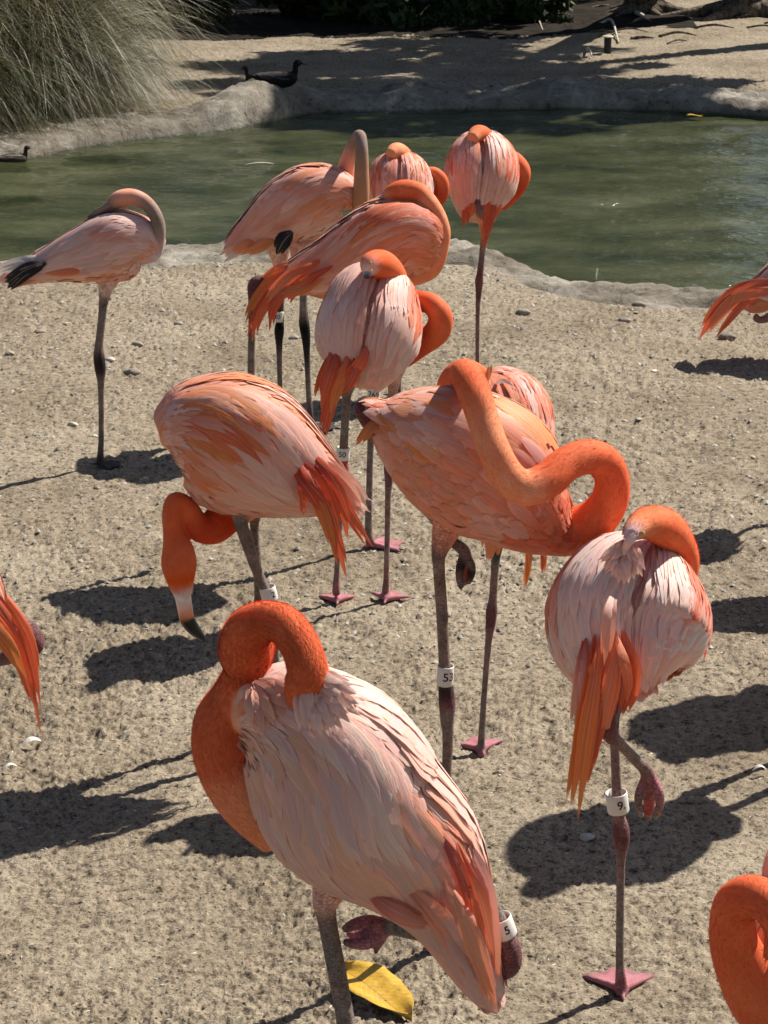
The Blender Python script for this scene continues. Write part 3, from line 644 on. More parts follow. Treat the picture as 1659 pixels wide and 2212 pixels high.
# D: bird at the water, seen from behind on one leg
F_ALL['D'] = dict(Y=8.6, foot=(1032, 806), label='flamingo seen from behind on one thin leg right at the edge of the pond', dorsal=(0, -1, .4), voxel=.005,
    spine=S((1036, 306, .13, 22, 30), (1038, 326, .08, 54, 56), (1040, 362, .02, 72, 71), (1038, 405, -.03, 70, 68), (1034, 445, -.07, 46, 44), (1036, 478, -.09, 14, 22)),
    necks=[S((1080, 430, .1, 26, 1, ORANGE_D), (1102, 415, .06, 22, 1, ORANGE_D), (1120, 395, .03, 20, 1, ORANGE_D), (1125, 370, .02, 20, 1, ORANGE), (1112, 348, .03, 18, 1, ORANGE), (1090, 335, .06, 15, 1, ORANGE)),
           S((1062, 318, .08, 15, 1, ORANGE), (1050, 298, .03, 18, 1, ORANGE), (1033, 290, -.01, 19, 1, ORANGE), (1020, 300, -.06, 12, 1, ORANGE_P))],
    legs=[S((1045, 440, 0, 24, SALMON), (1047, 500, 0, 10, ORANGE_P), (1042, 545, 0, 6.5, LEGP), (1037, 590, 0, 7, KNEE), (1035, 608, 0, 9, KNEE), (1034, 630, 0, 6.5, KNEE), (1032, 680, 0, 4.5, LEGP), (1031, 802, 0, 4.5, LEGP)),
          S((1028, 420, -.12, 14, DARK), (1029, 437, -.14, 11, KNEE), (1038, 455, -.14, 11, LEGP), (1040, 470, -.13, 7, ORANGE_P))],
    feet=[(1032, 806, 0, 90, .09, FOOT)], contour=700, pal=pal_side([PINK_P, PINK_P, PINK], lambda s_, t_: ch([ORANGE, ORANGE_P, ORANGE]) if abs(t_) > .65 else ch([PINK_P, PINK, ORANGE_P]), [PINK], [PINK_P, PINK]), fuzz=400, clipend=1, cleft=.2, drift=.03, bulge=.014,
    plumes=[([(1020, 400, -.12), (1012, 445, -.14), (1000, 492, -.13)], 20, ORANGE, ORANGE_D), ([(1030, 400, -.13), (1022, 440, -.15), (1016, 470, -.15)], 26, ORANGE, ORANGE), ([(1058, 400, -.13), (1064, 450, -.14), (1048, 528, -.1)], 20, ORANGE, ORANGE_D),
            ([(1050, 405, -.13), (1052, 445, -.15), (1046, 495, -.13)], 28, ORANGE, ORANGE_D), ([(1068, 390, -.12), (1076, 440, -.12), (1062, 482, -.1)], 20, ORANGE_P, ORANGE), ([(1047, 440, -.13), (1052, 500, -.1), (1042, 548, -.06)], 10, ORANGE_D, ORANGE_D)])
# Z: big orange bird with its head laid on the back
F_ALL['Z'] = dict(Y=6.51, foot=(815, 1176), label='vivid orange flamingo facing right with ragged tail plumes, head laid on its back', dorsal=(-.25, -.3, 1), voxel=.0045, bodycol=ORANGE_P,
    spine=S((950, 555, 0, 25, 28), (932, 545, 0, 68, 55), (892, 528, 0, 98, 74), (835, 535, 0, 104, 80), (775, 553, 0, 84, 70), (715, 576, 0, 60, 52), (660, 594, 0, 42, 38), (620, 608, 0, 26, 24), (585, 620, 0, 10, 12)),
    necks=[S((885, 580, .0, 40, 1, ORANGE_P), (930, 572, -.02, 26, 1, ORANGE_P), (955, 515, -.04, 17, 1, ORANGE_P), (951, 478, -.04, 16, 1, ORANGE_P), (932, 445, -.03, 18, 1, ORANGE_P), (905, 418, -.01, 21, 1, ORANGE), (875, 412, 0, 23, 1, ORANGE), (850, 418, 0, 20, 1, ORANGE), (832, 428, 0, 12, 1, ORANGE_P))],
    bills=[S((836, 425, 0, 11, PINK), (805, 440, 0, 8, PINK_P), (780, 452, .01, 3, PINK_P))],
    legs=[S((815, 600, 0, 40, ORANGE_P), (812, 680, 0, 16, LEGP), (808, 760, 0, 11, LEG), (806, 840, 0, 10, LEG), (800, 882, 0, 14, KNEE), (801, 905, 0, 12, KNEE), (801, 940, 0, 7.5, LEG), (798, 1050, 0, 7, LEG), (796, 1140, 0, 8, LEG), (800, 1172, 0, 10, FOOT)),
          S((700, 620, .05, 26, ORANGE_P), (620, 610, .03, 14, LEGP), (560, 606, 0, 11, KNEE), (547, 618, 0, 12, KNEE), (546, 642, 0, 10, KNEE), (545, 680, 0, 8, LEG), (543, 780, 0, 8, LEG), (543, 850, 0, 9, FOOT), (543, 890, 0, 14, FOOT))],
    feet=[(803, 1175, 0, 20, .11, FOOT)], bands=[((809, 836, 0), (806, 864, 0), 14, '269', 0.0)],
    contour=1300, pal=pal_side([PINK, PINK_P, SALMON], lambda s_, t_: ch([ORANGE, ORANGE, AMBER, ORANGE_P]), [SALMON, ORANGE_P, ORANGE_P], [ORANGE_P, PINK]), fuzz=900, cleft=.03, drift=.5, wscale=1.12,
    plumes=[([(690, 560, -.06), (620, 600, -.07), (565, 660, -.05), (533, 735, 0)], 22, ORANGE, ORANGE_D), ([(680, 580, -.08), (610, 620, -.08), (560, 680, -.06), (545, 742, -.02)], 20, ORANGE, ORANGE),
            ([(680, 590, -.1), (625, 620, -.1), (590, 665, -.08), (583, 718, -.06)], 20, ORANGE, ORANGE_D), ([(670, 570, -.04), (600, 590, -.04), (550, 650, -.02), (530, 700, 0)], 20, ORANGE, AMBER),
            ([(720, 575, -.12), (670, 600, -.12), (640, 625, -.1), (625, 655, -.08)], 24, ORANGE_D, ORANGE), ([(700, 560, -.1), (640, 585, -.1), (600, 620, -.09), (575, 655, -.08)], 26, ORANGE, ORANGE_P), ([(660, 560, -.02), (600, 580, -.02), (560, 620, 0), (535, 660, .02)], 20, ORANGE_P, ORANGE),
            ([(700, 600, -.13), (660, 622, -.12), (620, 632, -.1), (590, 640, -.08)], 24, AMBER, ORANGE)])
# C: seen from behind, band 50
F_ALL['C'] = dict(Y=6.02, foot=(730, 1288), label='pink flamingo seen from behind with band 50, neck curled out to the right', dorsal=(0, -1, .45), voxel=.0045,
    spine=S((832, 596, .14, 26, 32), (820, 618, .1, 56, 66), (808, 654, .04, 88, 90), (799, 702, 0, 102, 102), (790, 752, -.05, 92, 100), (784, 795, -.09, 58, 70), (775, 832, -.1, 20, 34)),
    necks=[S((870, 760, .1, 34, 1, ORANGE_D), (910, 742, .07, 26, 1, ORANGE_D), (944, 716, .05, 27, 1, ORANGE), (951, 682, .04, 25, 1, ORANGE), (930, 656, .05, 22, 1, ORANGE), (900, 650, .08, 22, 1, ORANGE_D), (870, 640, .12, 20, 1, ORANGE)),
           S((862, 626, .1, 24, 1, ORANGE), (848, 592, .03, 27, 1, ORANGE), (826, 572, -.03, 30, 1, ORANGE), (803, 570, -.08, 25, 1, ORANGE), (794, 586, -.11, 13, 1, PINK))],
    eyes=[(800, 568, -.12, .004)], bills=[S((796, 580, -.1, 12, WHITE), (792, 600, -.12, 7, DARK))],
    legs=[S((765, 790, -.02, 34, SALMON), (750, 845, 0, 12, LEG), (746, 900, 0, 9, LEG), (743, 955, 0, 9, LEG), (741, 995, 0, 11, ROSE), (742, 1018, 0, 11, KNEE), (741, 1045, 0, 8, LEGP), (736, 1100, 0, 6.5, LEG), (728, 1230, 0, 6, LEGP), (726, 1270, 0, 8, FOOT), (727, 1284, 0, 9, FOOT)),
          S((850, 770, .02, 40, PINK), (850, 825, 0, 15, PINK), (847, 870, 0, 9, LEG), (842, 980, 0, 9, LEG), (840, 1010, 0, 11, KNEE), (840, 1035, 0, 9, KNEE), (838, 1080, 0, 6.5, LEGP), (835, 1230, 0, 6, LEGP), (833, 1275, 0, 8, FOOT), (833, 1294, 0, 9, FOOT))],
    feet=[(728, 1288, 0, 90, .088, FOOT), (834, 1297, -.02, 75, .088, FOOT)], bands=[((742, 966, 0), (741, 992, 0), 14.5, '50', -.15)],
    contour=1100, pal=pal_side([PINK_P, PINK_P, PINK], lambda s_, t_: ch([ORANGE, ORANGE_P, ORANGE]) if (t_ < -.7 or t_ > 1.15) else ch([PINK_P, PINK]), [PINK, PINK_P], [PINK_P, PINK]), fuzz=900, clipend=1, cleft=.16, drift=.03, bulge=.011, wscale=1.1,
    plumes=[([(745, 755, -.16), (725, 830, -.17), (708, 890, -.15), (694, 950, -.12)], 26, ORANGE, ORANGE_D), ([(735, 745, -.15), (722, 800, -.17), (708, 850, -.16), (703, 900, -.13)], 30, ORANGE_D, ORANGE),
            ([(760, 750, -.17), (745, 800, -.18), (725, 850, -.17), (715, 895, -.15)], 28, ORANGE, AMBER), ([(775, 750, -.17), (765, 800, -.18), (745, 835, -.17), (728, 860, -.15)], 30, ORANGE, ORANGE_D),
            ([(715, 760, -.13), (700, 790, -.13), (688, 825, -.12), (680, 862, -.1)], 12, ORANGE_D, ORANGE), ([(795, 740, -.17), (785, 775, -.18), (765, 805, -.17), (745, 830, -.15)], 28, ORANGE, ORANGE), ([(720, 745, -.14), (712, 790, -.16), (702, 830, -.15), (698, 870, -.13)], 26, ORANGE, ORANGE_D)])
# E2: the one behind the long looped neck
F_ALL['E2'] = dict(Y=4.95, foot=(1040, 1640), label='orange pink flamingo half hidden behind the big one with the open neck loop', dorsal=(.1, -1, .45), voxel=.0045,
    spine=S((1050, 832, .12, 34, 48), (1068, 852, .08, 56, 74), (1086, 890, .03, 80, 92), (1092, 940, 0, 90, 90), (1088, 1000, -.03, 88, 86), (1088, 1060, -.04, 74, 80), (1078, 1120, -.04, 44, 50), (1072, 1160, -.03, 14, 20)),
    necks=[S((990, 900, .06, 26, 1, ORANGE), (968, 850, .03, 24, 1, ORANGE), (975, 815, .02, 22, 1, ORANGE), (1000, 796, .03, 20, 1, ORANGE), (1030, 806, .05, 20, 1, ORANGE), (1050, 830, .06, 22, 1, ORANGE))],
    legs=[S((1080, 1100, 0, 40, ORANGE_D), (1073, 1180, 0, 14, DARK), (1069, 1230, 0, 9, LEG), (1065, 1290, 0, 9, LEGP), (1062, 1318, 0, 12, KNEE), (1060, 1345, 0, 11, KNEE), (1055, 1390, 0, 7.5, LEGP), (1046, 1500, 0, 6.5, LEG), (1040, 1600, 0, 8, LEG), (1040, 1634, 0, 11, FOOT))],
    feet=[(1041, 1640, 0, 100, .095, FOOT)], contour=1300, clen=.04, pal=pal_side([ORANGE_P, SALMON, PINK_P], [ORANGE_P, ORANGE, PINK], [ORANGE_P], [ORANGE_P, SALMON, PINK_P]), fuzz=300, cleft=.02, drift=.05, bulge=.01,
    plumes=[([(1142, 1150, -.05), (1142, 1210, -.05), (1132, 1275, -.03)], 17, ORANGE, AMBER), ([(1172, 1150, -.05), (1174, 1210, -.05), (1171, 1240, -.04)], 13, ORANGE, ORANGE), ([(1040, 840, -.02), (1052, 815, -.03), (1062, 786, -.03)], 14, ORANGE_P, ORANGE_P), ([(1060, 840, -.02), (1085, 822, -.03), (1112, 836, -.03)], 10, PINK, WHITE)])
# E: big bird with an open neck loop, band 53
F_ALL['E'] = dict(Y=3.95, foot=(940, 2052), label='tall flamingo whose thick orange neck makes an open loop, band 53 on its leg', dorsal=(-.3, -.12, 1), voxel=.004, bodycol=ORANGE_P,
    spine=S((1290, 1128, .02, 28, 30, ORANGE), (1262, 1140, .02, 40, 44, ORANGE), (1218, 1146, .02, 48, 54, ORANGE), (1160, 1112, .02, 88, 84, lerp(ORANGE, SALMON, .5)), (1080, 1040, .02, 146, 116), (985, 985, .02, 142, 112), (905, 945, .02, 108, 92), (850, 920, .02, 66, 64), (815, 905, .02, 26, 30)),
    necks=[S((1235, 1148, .02, 50, .9, ORANGE), (1285, 1124, .0, 44, 1, ORANGE), (1316, 1082, -.02, 39, 1, ORANGE), (1322, 1036, -.04, 36, 1, ORANGE), (1304, 998, -.06, 36, 1, ORANGE), (1266, 986, -.09, 36, 1, ORANGE), (1222, 1003, -.12, 36, 1, ORANGE), (1184, 1036, -.15, 38, 1, ORANGE), (1135, 1054, -.17, 38, 1, ORANGE_P), (1098, 1030, -.17, 36, 1, ORANGE_P), (1068, 975, -.16, 34, 1, ORANGE_P), (1045, 910, -.13, 33, 1, ORANGE_P), (1025, 850, -.1, 34, 1, ORANGE), (1008, 812, -.04, 32, 1, ORANGE), (1000, 812, .06, 28, 1, ORANGE), (992, 850, .14, 20, 1, ORANGE))],
    legs=[S((975, 1110, .0, 40, ORANGE_P), (957, 1165, 0, 25, SALMON), (948, 1198, 0, 16, TAUPE), (948, 1225, 0, 13, TAUPE), (955, 1330, 0, 12.5, LEG), (960, 1430, 0, 12.5, LEG), (963, 1485, 0, 16, DARK), (966, 1520, 0, 18, KNEE), (966, 1555, 0, 15, LEG), (967, 1620, 0, 11, LEG), (955, 1850, 0, 10, LEG), (943, 2000, 0, 12, LEG), (942, 2040, 0, 17, DARK)),
          S((900, 1000, .1, 30, LEGP), (840, 900, .09, 20, LEGP), (795, 872, .08, 17, DARK), (782, 884, .07, 18, KNEE), (790, 905, .07, 15, KNEE), (850, 1000, .08, 12, LEG), (960, 1150, .06, 11, LEG), (1002, 1190, .05, 13, LEGP), (1006, 1225, .05, 11, ROSE), (1003, 1262, .05, 7, ROSE)), S((1002, 1195, .04, 8, LEG), (993, 1222, .035, 8, DARK), (991, 1250, .035, 7, LEG), (996, 1272, .04, 5, DARK)), S((1006, 1195, .04, 8, LEG), (1019, 1220, .035, 8, LEG), (1020, 1240, .035, 7, DARK), (1012, 1262, .04, 5, LEG))],
    feet=[(943, 2054, 0, 10, .11, FOOT)], bands=[((963, 1438, 0), (961, 1478, 0), 18, '53', .45)],
    contour=2600, clen=.045, pal=dict(wing=[PINK, ORANGE_P, SALMON], cov=lambda s_, t_: ch([AMBER, ORANGE_P, PINK, ORANGE]), root=ORANGE_P, contour=lambda s_, t_: ch([ORANGE, ORANGE_P, ORANGE]) if s_ < .33 else ch([SALMON, ORANGE_P, SALMON, PINK])), fuzz=9000, cleft=.0, drift=-.3, wing_th=(.05, 1.5), dens=1.3, sag=4,
    rows=[(.88, .10, .026, 16, 'cov', .004, 'blade'), (.82, .10, .026, 16, 'cov', .006, 'blade'), (.75, .11, .027, 16, 'wing', .008, 'blade'), (.66, .11, .027, 16, 'cov', .010, 'blade'), (.56, .08, .025, 14, 'wing', .011, 'round'), (.47, .07, .024, 12, 'cov', .012, 'round')],
    plumes=[([(830, 895, -.02), (800, 925, -.02), (768, 965, -.02)], 22, ORANGE, AMBER), ([(820, 915, 0), (800, 935, 0), (783, 955, 0)], 16, ORANGE_D, AMBER)])
# B: head lowered to the ground, band 2
F_ALL['B'] = dict(Y=4.97, foot=(575, 1600), label='flamingo bending its bright orange head down to the sand, black bill tip near the ground', dorsal=(.3, -.35, 1), voxel=.004, bodycol=SALMON,
    spine=S((362, 950, 0, 44, 42), (378, 942, 0, 80, 72), (414, 937, 0, 118, 94), (470, 950, 0, 150, 114), (540, 978, 0, 152, 114), (605, 1010, 0, 124, 100), (665, 1040, 0, 86, 74), (715, 1065, 0, 52, 48), (760, 1090, 0, 18, 20)),
    necks=[S((520, 1080, .06, 50, 1, SALMON), (490, 1112, .05, 40, 1, ORANGE_D), (458, 1140, .03, 35, 1, ORANGE_D), (425, 1135, .01, 29, 1, ORANGE_D), (402, 1100, 0, 25, 1, ORANGE), (380, 1086, -.02, 22, 1, ORANGE), (372, 1112, -.03, 21, 1, ORANGE), (374, 1150, -.03, 21, 1, ORANGE), (384, 1188, -.03, 33, 1, ORANGE), (387, 1222, -.03, 37, .85, ORANGE), (391, 1258, -.03, 28, .85, ORANGE), (396, 1285, -.03, 19, .85, WHITE))],
    bills=[S((392, 1272, -.03, 20, WHITE), (397, 1300, -.03, 18, PINK_P), (402, 1328, -.03, 17, ORANGE_P), (405, 1340, -.03, 17, BLACK), (419, 1360, -.03, 15, BLACK), (437, 1378, -.03, 8, BLACK), (442, 1388, -.03, 3, BLACK))], eyes=[(362, 1245, -.045, .004)],
    legs=[S((530, 1060, -.02, 50, SALMON), (520, 1122, -.02, 17, LEG), (532, 1165, -.02, 14, LEG), (552, 1225, -.02, 11.5, LEG), (574, 1278, -.02, 11, LEG), (588, 1322, -.02, 13, KNEE), (592, 1350, -.02, 14, KNEE), (594, 1400, -.02, 9, LEG), (598, 1500, -.02, 8, LEG), (600, 1600, -.02, 10, FOOT)),
          S((560, 1070, .1, 30, SALMON), (550, 1125, .1, 11, LEG), (554, 1200, .1, 9.5, LEG), (559, 1275, .1, 9.5, LEG), (560, 1310, .1, 12, KNEE), (562, 1335, .1, 11, KNEE), (563, 1400, .1, 8, LEG), (566, 1540, .1, 8, FOOT))],
    feet=[(601, 1603, -.02, 190, .095, FOOT), (566, 1545, .1, 190, .095, FOOT)], bands=[((577, 1268, -.02), (584, 1296, -.02), 18, '2', .55)],
    contour=1700, clen=.042, pal=dict(wing=[PINK_G, PINK_P, PINK, PINK_P], cov=lambda s_, t_: ch([ORANGE, AMBER, ORANGE_P]) if s_ > .14 else ch([ORANGE_P, PINK_P, ORANGE]), root=ORANGE_P, contour=lambda s_, t_: ch([PINK, SALMON, PINK]) if abs(t_) > 1 else ch([ORANGE_P, SALMON])), fuzz=2600, cleft=.03, drift=.35, wscale=1.05, dens=1.3,
    plumes=[([(640, 975, -.1), (690, 1060, -.12), (722, 1150, -.1), (749, 1256, -.06)], 30, ORANGE_D, ORANGE), ([(625, 990, -.12), (675, 1060, -.13), (705, 1130, -.12), (727, 1222, -.08)], 30, ORANGE_D, AMBER), ([(650, 980, -.08), (710, 1040, -.09), (755, 1110, -.07), (806, 1186, -.03)], 26, ORANGE, ORANGE),
            ([(645, 1000, -.13), (650, 1050, -.13), (655, 1080, -.12), (656, 1118, -.11)], 16, ORANGE_D, ORANGE), ([(640, 990, -.11), (670, 1030, -.13), (700, 1090, -.12), (712, 1150, -.1)], 44, ORANGE_D, ORANGE_D, 'blade'), ([(655, 970, -.07), (700, 1020, -.1), (735, 1090, -.09), (750, 1170, -.06)], 36, ORANGE_D, ORANGE, 'blade'),
            ([(665, 990, -.06), (720, 1020, -.06), (760, 1070, -.04), (786, 1120, -.02)], 34, ORANGE_P, PINK_P, 'round'), ([(660, 970, -.05), (700, 1000, -.05), (760, 1050, -.02), (795, 1100, .0)], 34, PINK_P, PINK_P, 'round'), ([(630, 1010, -.13), (665, 1050, -.14), (690, 1080, -.13), (705, 1105, -.12)], 34, ORANGE_D, ORANGE_D, 'blade'),
            ([(385, 850, -.03), (372, 838, -.05), (362, 824, -.05)], 9, PINK_P, WHITE)])
# F: nearest bird, big, band 5 on the folded leg
F_ALL['F'] = dict(Y=3.08, foot=(790, 2600), label='nearest flamingo with large pale pink wings and orange neck curved over its shoulder', dorsal=(.62, -.62, .48), voxel=.0036, bodycol=PINK,
    spine=S((505, 1535, .02, 34, 40, ORANGE_P), (550, 1536, .02, 96, 84), (616, 1562, .02, 162, 122), (694, 1636, .02, 212, 156), (765, 1745, .02, 216, 168), (876, 1836, .02, 170, 136), (955, 1940, .02, 106, 92), (1006, 2036, .02, 58, 56), (1045, 2125, .02, 34, 34), (1074, 2185, .02, 8, 12)),
    necks=[S((610, 1800, .05, 56, 1, ORANGE_P), (540, 1720, .05, 74, .9, ORANGE_P), (497, 1635, .06, 78, .9, ORANGE), (487, 1565, .06, 68, .9, ORANGE), (512, 1505, .05, 54, .9, ORANGE), (532, 1448, .03, 46, 1, ORANGE), (532, 1402, .0, 58, 1, ORANGE), (540, 1362, -.03, 50, 1, ORANGE), (574, 1342, -.05, 42, 1, ORANGE), (615, 1352, -.07, 41, 1, ORANGE), (648, 1395, -.09, 41, 1, ORANGE), (664, 1445, -.1, 42, 1, ORANGE), (664, 1486, -.08, 46, 1, ORANGE), (676, 1530, .02, 44, 1, ORANGE_P))],
    legs=[S((725, 1890, .04, 50, PINK), (704, 1945, .02, 30, PINK), (706, 1985, .02, 21, LEG), (728, 2100, .02, 20, LEG), (748, 2212, .02, 20, LEG), (766, 2310, .02, 26, KNEE), (772, 2345, .02, 24, KNEE), (778, 2420, .02, 15, LEG), (787, 2590, .02, 16, FOOT)),
          S((1000, 1900, .0, 30, SALMON), (1062, 1960, .03, 18, LEG), (1080, 2000, .03, 20, LEGP), (1096, 2048, .03, 28, KNEE), (1099, 2082, .03, 26, KNEE), (1075, 2092, .04, 20, KNEE), (980, 2034, .0, 19, LEG), (880, 2008, .0, 19, LEG), (840, 1998, .07, 22, LEGP), (812, 2008, .07, 20, FOOT), (780, 2016, .075, 13, FOOT), (750, 2018, .075, 8, FOOT)),
          S((830, 1998, .065, 15, FOOT), (796, 1990, .055, 14, FOOT), (764, 1998, .05, 13, FOOT), (742, 2008, .055, 8, LEGP)), S((826, 2014, .065, 15, FOOT), (795, 2036, .055, 14, FOOT), (766, 2038, .05, 12, FOOT), (742, 2034, .055, 7, LEGP)), S((826, 2020, .07, 13, FOOT), (816, 2042, .06, 9, FOOT), (810, 2060, .06, 4, DARK))],
    feet=[(790, 2600, .02, 140, .1, FOOT)], bands=[((1078, 1982, .03), (1092, 2020, .03), 27, '5', .25, .95)],
    ruffs=[(676, 1486, -.11, 38, PINK_P), (560, 1490, -.05, 24, PINK)],
    contour=2600, clen=.05, pal=dict(wing=lambda s_, t_: ch([PINK, PINK_P, PINK, PEACH]) if t_ < .3 else ch([PINK, PINK_G, PEACH, PINK, PINK_G]), cov=lambda s_, t_: ch([PINK_P, PINK_P, PINK]) if t_ < .5 else ch([PEACH, PINK, PINK_G, PEACH, PINK]), root=SALMON, contour=lambda s_, t_: ch([PINK, PINK_P, PINK, ORANGE_P])), fuzz=42000, fuzz_len=.009, cleft=.05, drift=.42, dens=1.45, wscale=1.2,
    plumes=[([(930, 1870, -.1), (985, 1960, -.09), (1035, 2060, -.06), (1074, 2200, 0)], 48, SALMON, PINK, 'blade'), ([(880, 1900, -.12), (950, 1985, -.1), (1010, 2070, -.07), (1062, 2150, -.02)], 52, ORANGE_P, PINK_G, 'blade'), ([(1000, 1800, -.05), (1045, 1900, -.05), (1060, 2020, -.03), (1068, 2130, 0)], 44, PINK_P, ORANGE_P, 'blade'),
            ([(985, 1820, -.09), (1030, 1930, -.09), (1050, 2020, -.06), (1062, 2110, -.03)], 34, ORANGE, ORANGE_P, 'blade'), ([(870, 1905, -.12), (930, 1965, -.11), (980, 2030, -.09), (1025, 2095, -.06)], 46, ORANGE_P, SALMON, 'blade'), ([(960, 1900, -.12), (1005, 2000, -.1), (1040, 2090, -.06), (1070, 2180, -.01)], 40, SALMON, ORANGE_P, 'blade'),
            ([(785, 1915, -.1), (835, 1955, -.1), (885, 1980, -.09), (930, 1996, -.08)], 50, ROSE, SALMON, 'blade'), ([(950, 1800, -.1), (985, 1860, -.1), (1008, 1920, -.09), (1025, 1985, -.07)], 30, ROSE, ORANGE_D, 'blade'), ([(1020, 1850, -.02), (1050, 1950, -.03), (1066, 2050, -.01), (1076, 2150, .01)], 34, ORANGE_P, SALMON, 'blade')])
# H: right, seen from behind
F_ALL['H'] = dict(Y=3.8, foot=(1343, 2142), label='flamingo seen from behind with fanned white wing feathers, one leg hanging, band 9', dorsal=(0, -1, .5), voxel=.0038,
    spine=S((1396, 1186, .12, 32, 44), (1386, 1212, .09, 70, 88), (1372, 1256, .05, 116, 130), (1360, 1315, .01, 146, 156), (1352, 1378, -.03, 142, 157), (1354, 1428, -.07, 108, 132), (1362, 1466, -.09, 60, 84), (1372, 1494, -.10, 20, 40)),
    necks=[S((1460, 1290, .16, 36, 1, ORANGE), (1475, 1220, .13, 34, 1, ORANGE), (1466, 1180, .08, 36, 1, ORANGE), (1440, 1143, .01, 40, 1, ORANGE), (1406, 1130, -.05, 42, .85, ORANGE), (1378, 1140, -.09, 28, .85, ORANGE_P), (1362, 1154, -.12, 17, .85, PINK_G))],
    bills=[S((1374, 1148, -.10, 18, PINK_G), (1364, 1160, -.12, 16, PINK_G), (1355, 1176, -.125, 13, PINK), (1344, 1198, -.12, 9, TAUPE), (1336, 1216, -.10, 4, DARK))], eyes=[(1388, 1152, -.125, .005)],
    legs=[S((1350, 1460, 0, 60, SALMON), (1325, 1530, 0, 20, LEGP), (1328, 1600, 0, 11, LEGP), (1332, 1700, 0, 11, LEGP), (1336, 1755, 0, 12, LEGP), (1340, 1790, 0, 19, KNEE), (1342, 1820, 0, 17, KNEE), (1341, 1860, 0, 10, LEGP), (1340, 1950, 0, 9, LEG), (1339, 2070, 0, 9, LEG), (1341, 2115, 0, 12, FOOT), (1343, 2145, 0, 15, FOOT)),
          S((1345, 1480, -.05, 26, ORANGE_P), (1334, 1518, -.15, 13, LEGP), (1316, 1550, -.18, 17, KNEE), (1316, 1584, -.18, 18, KNEE), (1342, 1610, -.17, 12, LEG), (1372, 1640, -.13, 12, LEG), (1396, 1664, -.1, 15, LEGP), (1403, 1695, -.08, 16, FOOT), (1402, 1740, -.07, 12, ROSE), (1400, 1762, -.07, 7, ROSE)),
          S((1394, 1680, -.095, 9, FOOT), (1381, 1715, -.105, 10, LEGP), (1380, 1742, -.105, 8, LEG), (1386, 1764, -.10, 6, TAUPE)), S((1410, 1680, -.095, 9, FOOT), (1423, 1712, -.105, 11, FOOT), (1425, 1742, -.105, 9, LEGP), (1416, 1768, -.10, 6, TAUPE)), S((1403, 1700, -.06, 9, FOOT), (1402, 1745, -.055, 8, LEG), (1400, 1774, -.06, 5, TAUPE))],
    feet=[(1343, 2160, 0, 90, .104, FOOT)], bands=[((1331, 1712, 0), (1336, 1752, 0), 24, '9.', .35)],
    ruffs=[(1350, 1190, -.12, 26, PINK_P)],
    contour=2000, clen=.045, pal=dict(wing=lambda s_, t_: ch([PINK_P, WHITE, PINK_P, PINK]), cov=lambda s_, t_: ch([ORANGE, ORANGE, ORANGE_P]) if (t_ < -.62 or t_ > 1.1) else ch([PINK_P, WHITE, PINK_P]), root=PINK, contour=lambda s_, t_: ch([PINK_P, PINK, SALMON]) if abs(t_) < 1.2 else ch([ORANGE_P, PINK])), fuzz=3500, clipend=1, cleft=.17, drift=.02, bulge=.013, dens=1.35, wscale=.98,
    plumes=[([(1300, 1370, -.18), (1285, 1490, -.2), (1265, 1620, -.19), (1245, 1778, -.14)], 40, ORANGE, AMBER), ([(1285, 1370, -.17), (1275, 1480, -.19), (1255, 1610, -.18), (1230, 1752, -.14)], 38, ORANGE_D, AMBER), ([(1315, 1380, -.19), (1302, 1480, -.2), (1285, 1580, -.19), (1268, 1700, -.16)], 46, ORANGE, ORANGE),
            ([(1265, 1370, -.15), (1258, 1440, -.17), (1250, 1510, -.17), (1240, 1575, -.15)], 34, ORANGE_D, PINK_P), ([(1330, 1360, -.2), (1325, 1450, -.21), (1310, 1530, -.2), (1295, 1620, -.18)], 40, ORANGE, ORANGE_P), ([(1345, 1360, -.2), (1362, 1430, -.2), (1362, 1490, -.19), (1345, 1550, -.16)], 44, ORANGE, ORANGE, 'blade'),
            ([(1330, 1370, -.2), (1342, 1430, -.21), (1350, 1480, -.2), (1338, 1540, -.18)], 40, ORANGE_P, ORANGE, 'blade'), ([(1330, 1270, -.18), (1318, 1320, -.2), (1312, 1380, -.21), (1305, 1440, -.21)], 30, PINK_P, ORANGE_P), ([(1275, 1440, -.14), (1262, 1500, -.15), (1255, 1540, -.14), (1250, 1590, -.13)], 22, PINK_P, WHITE),
            ([(1500, 1250, -.0), (1522, 1320, -.02), (1526, 1370, -.02), (1522, 1428, 0)], 26, ORANGE, ORANGE)])
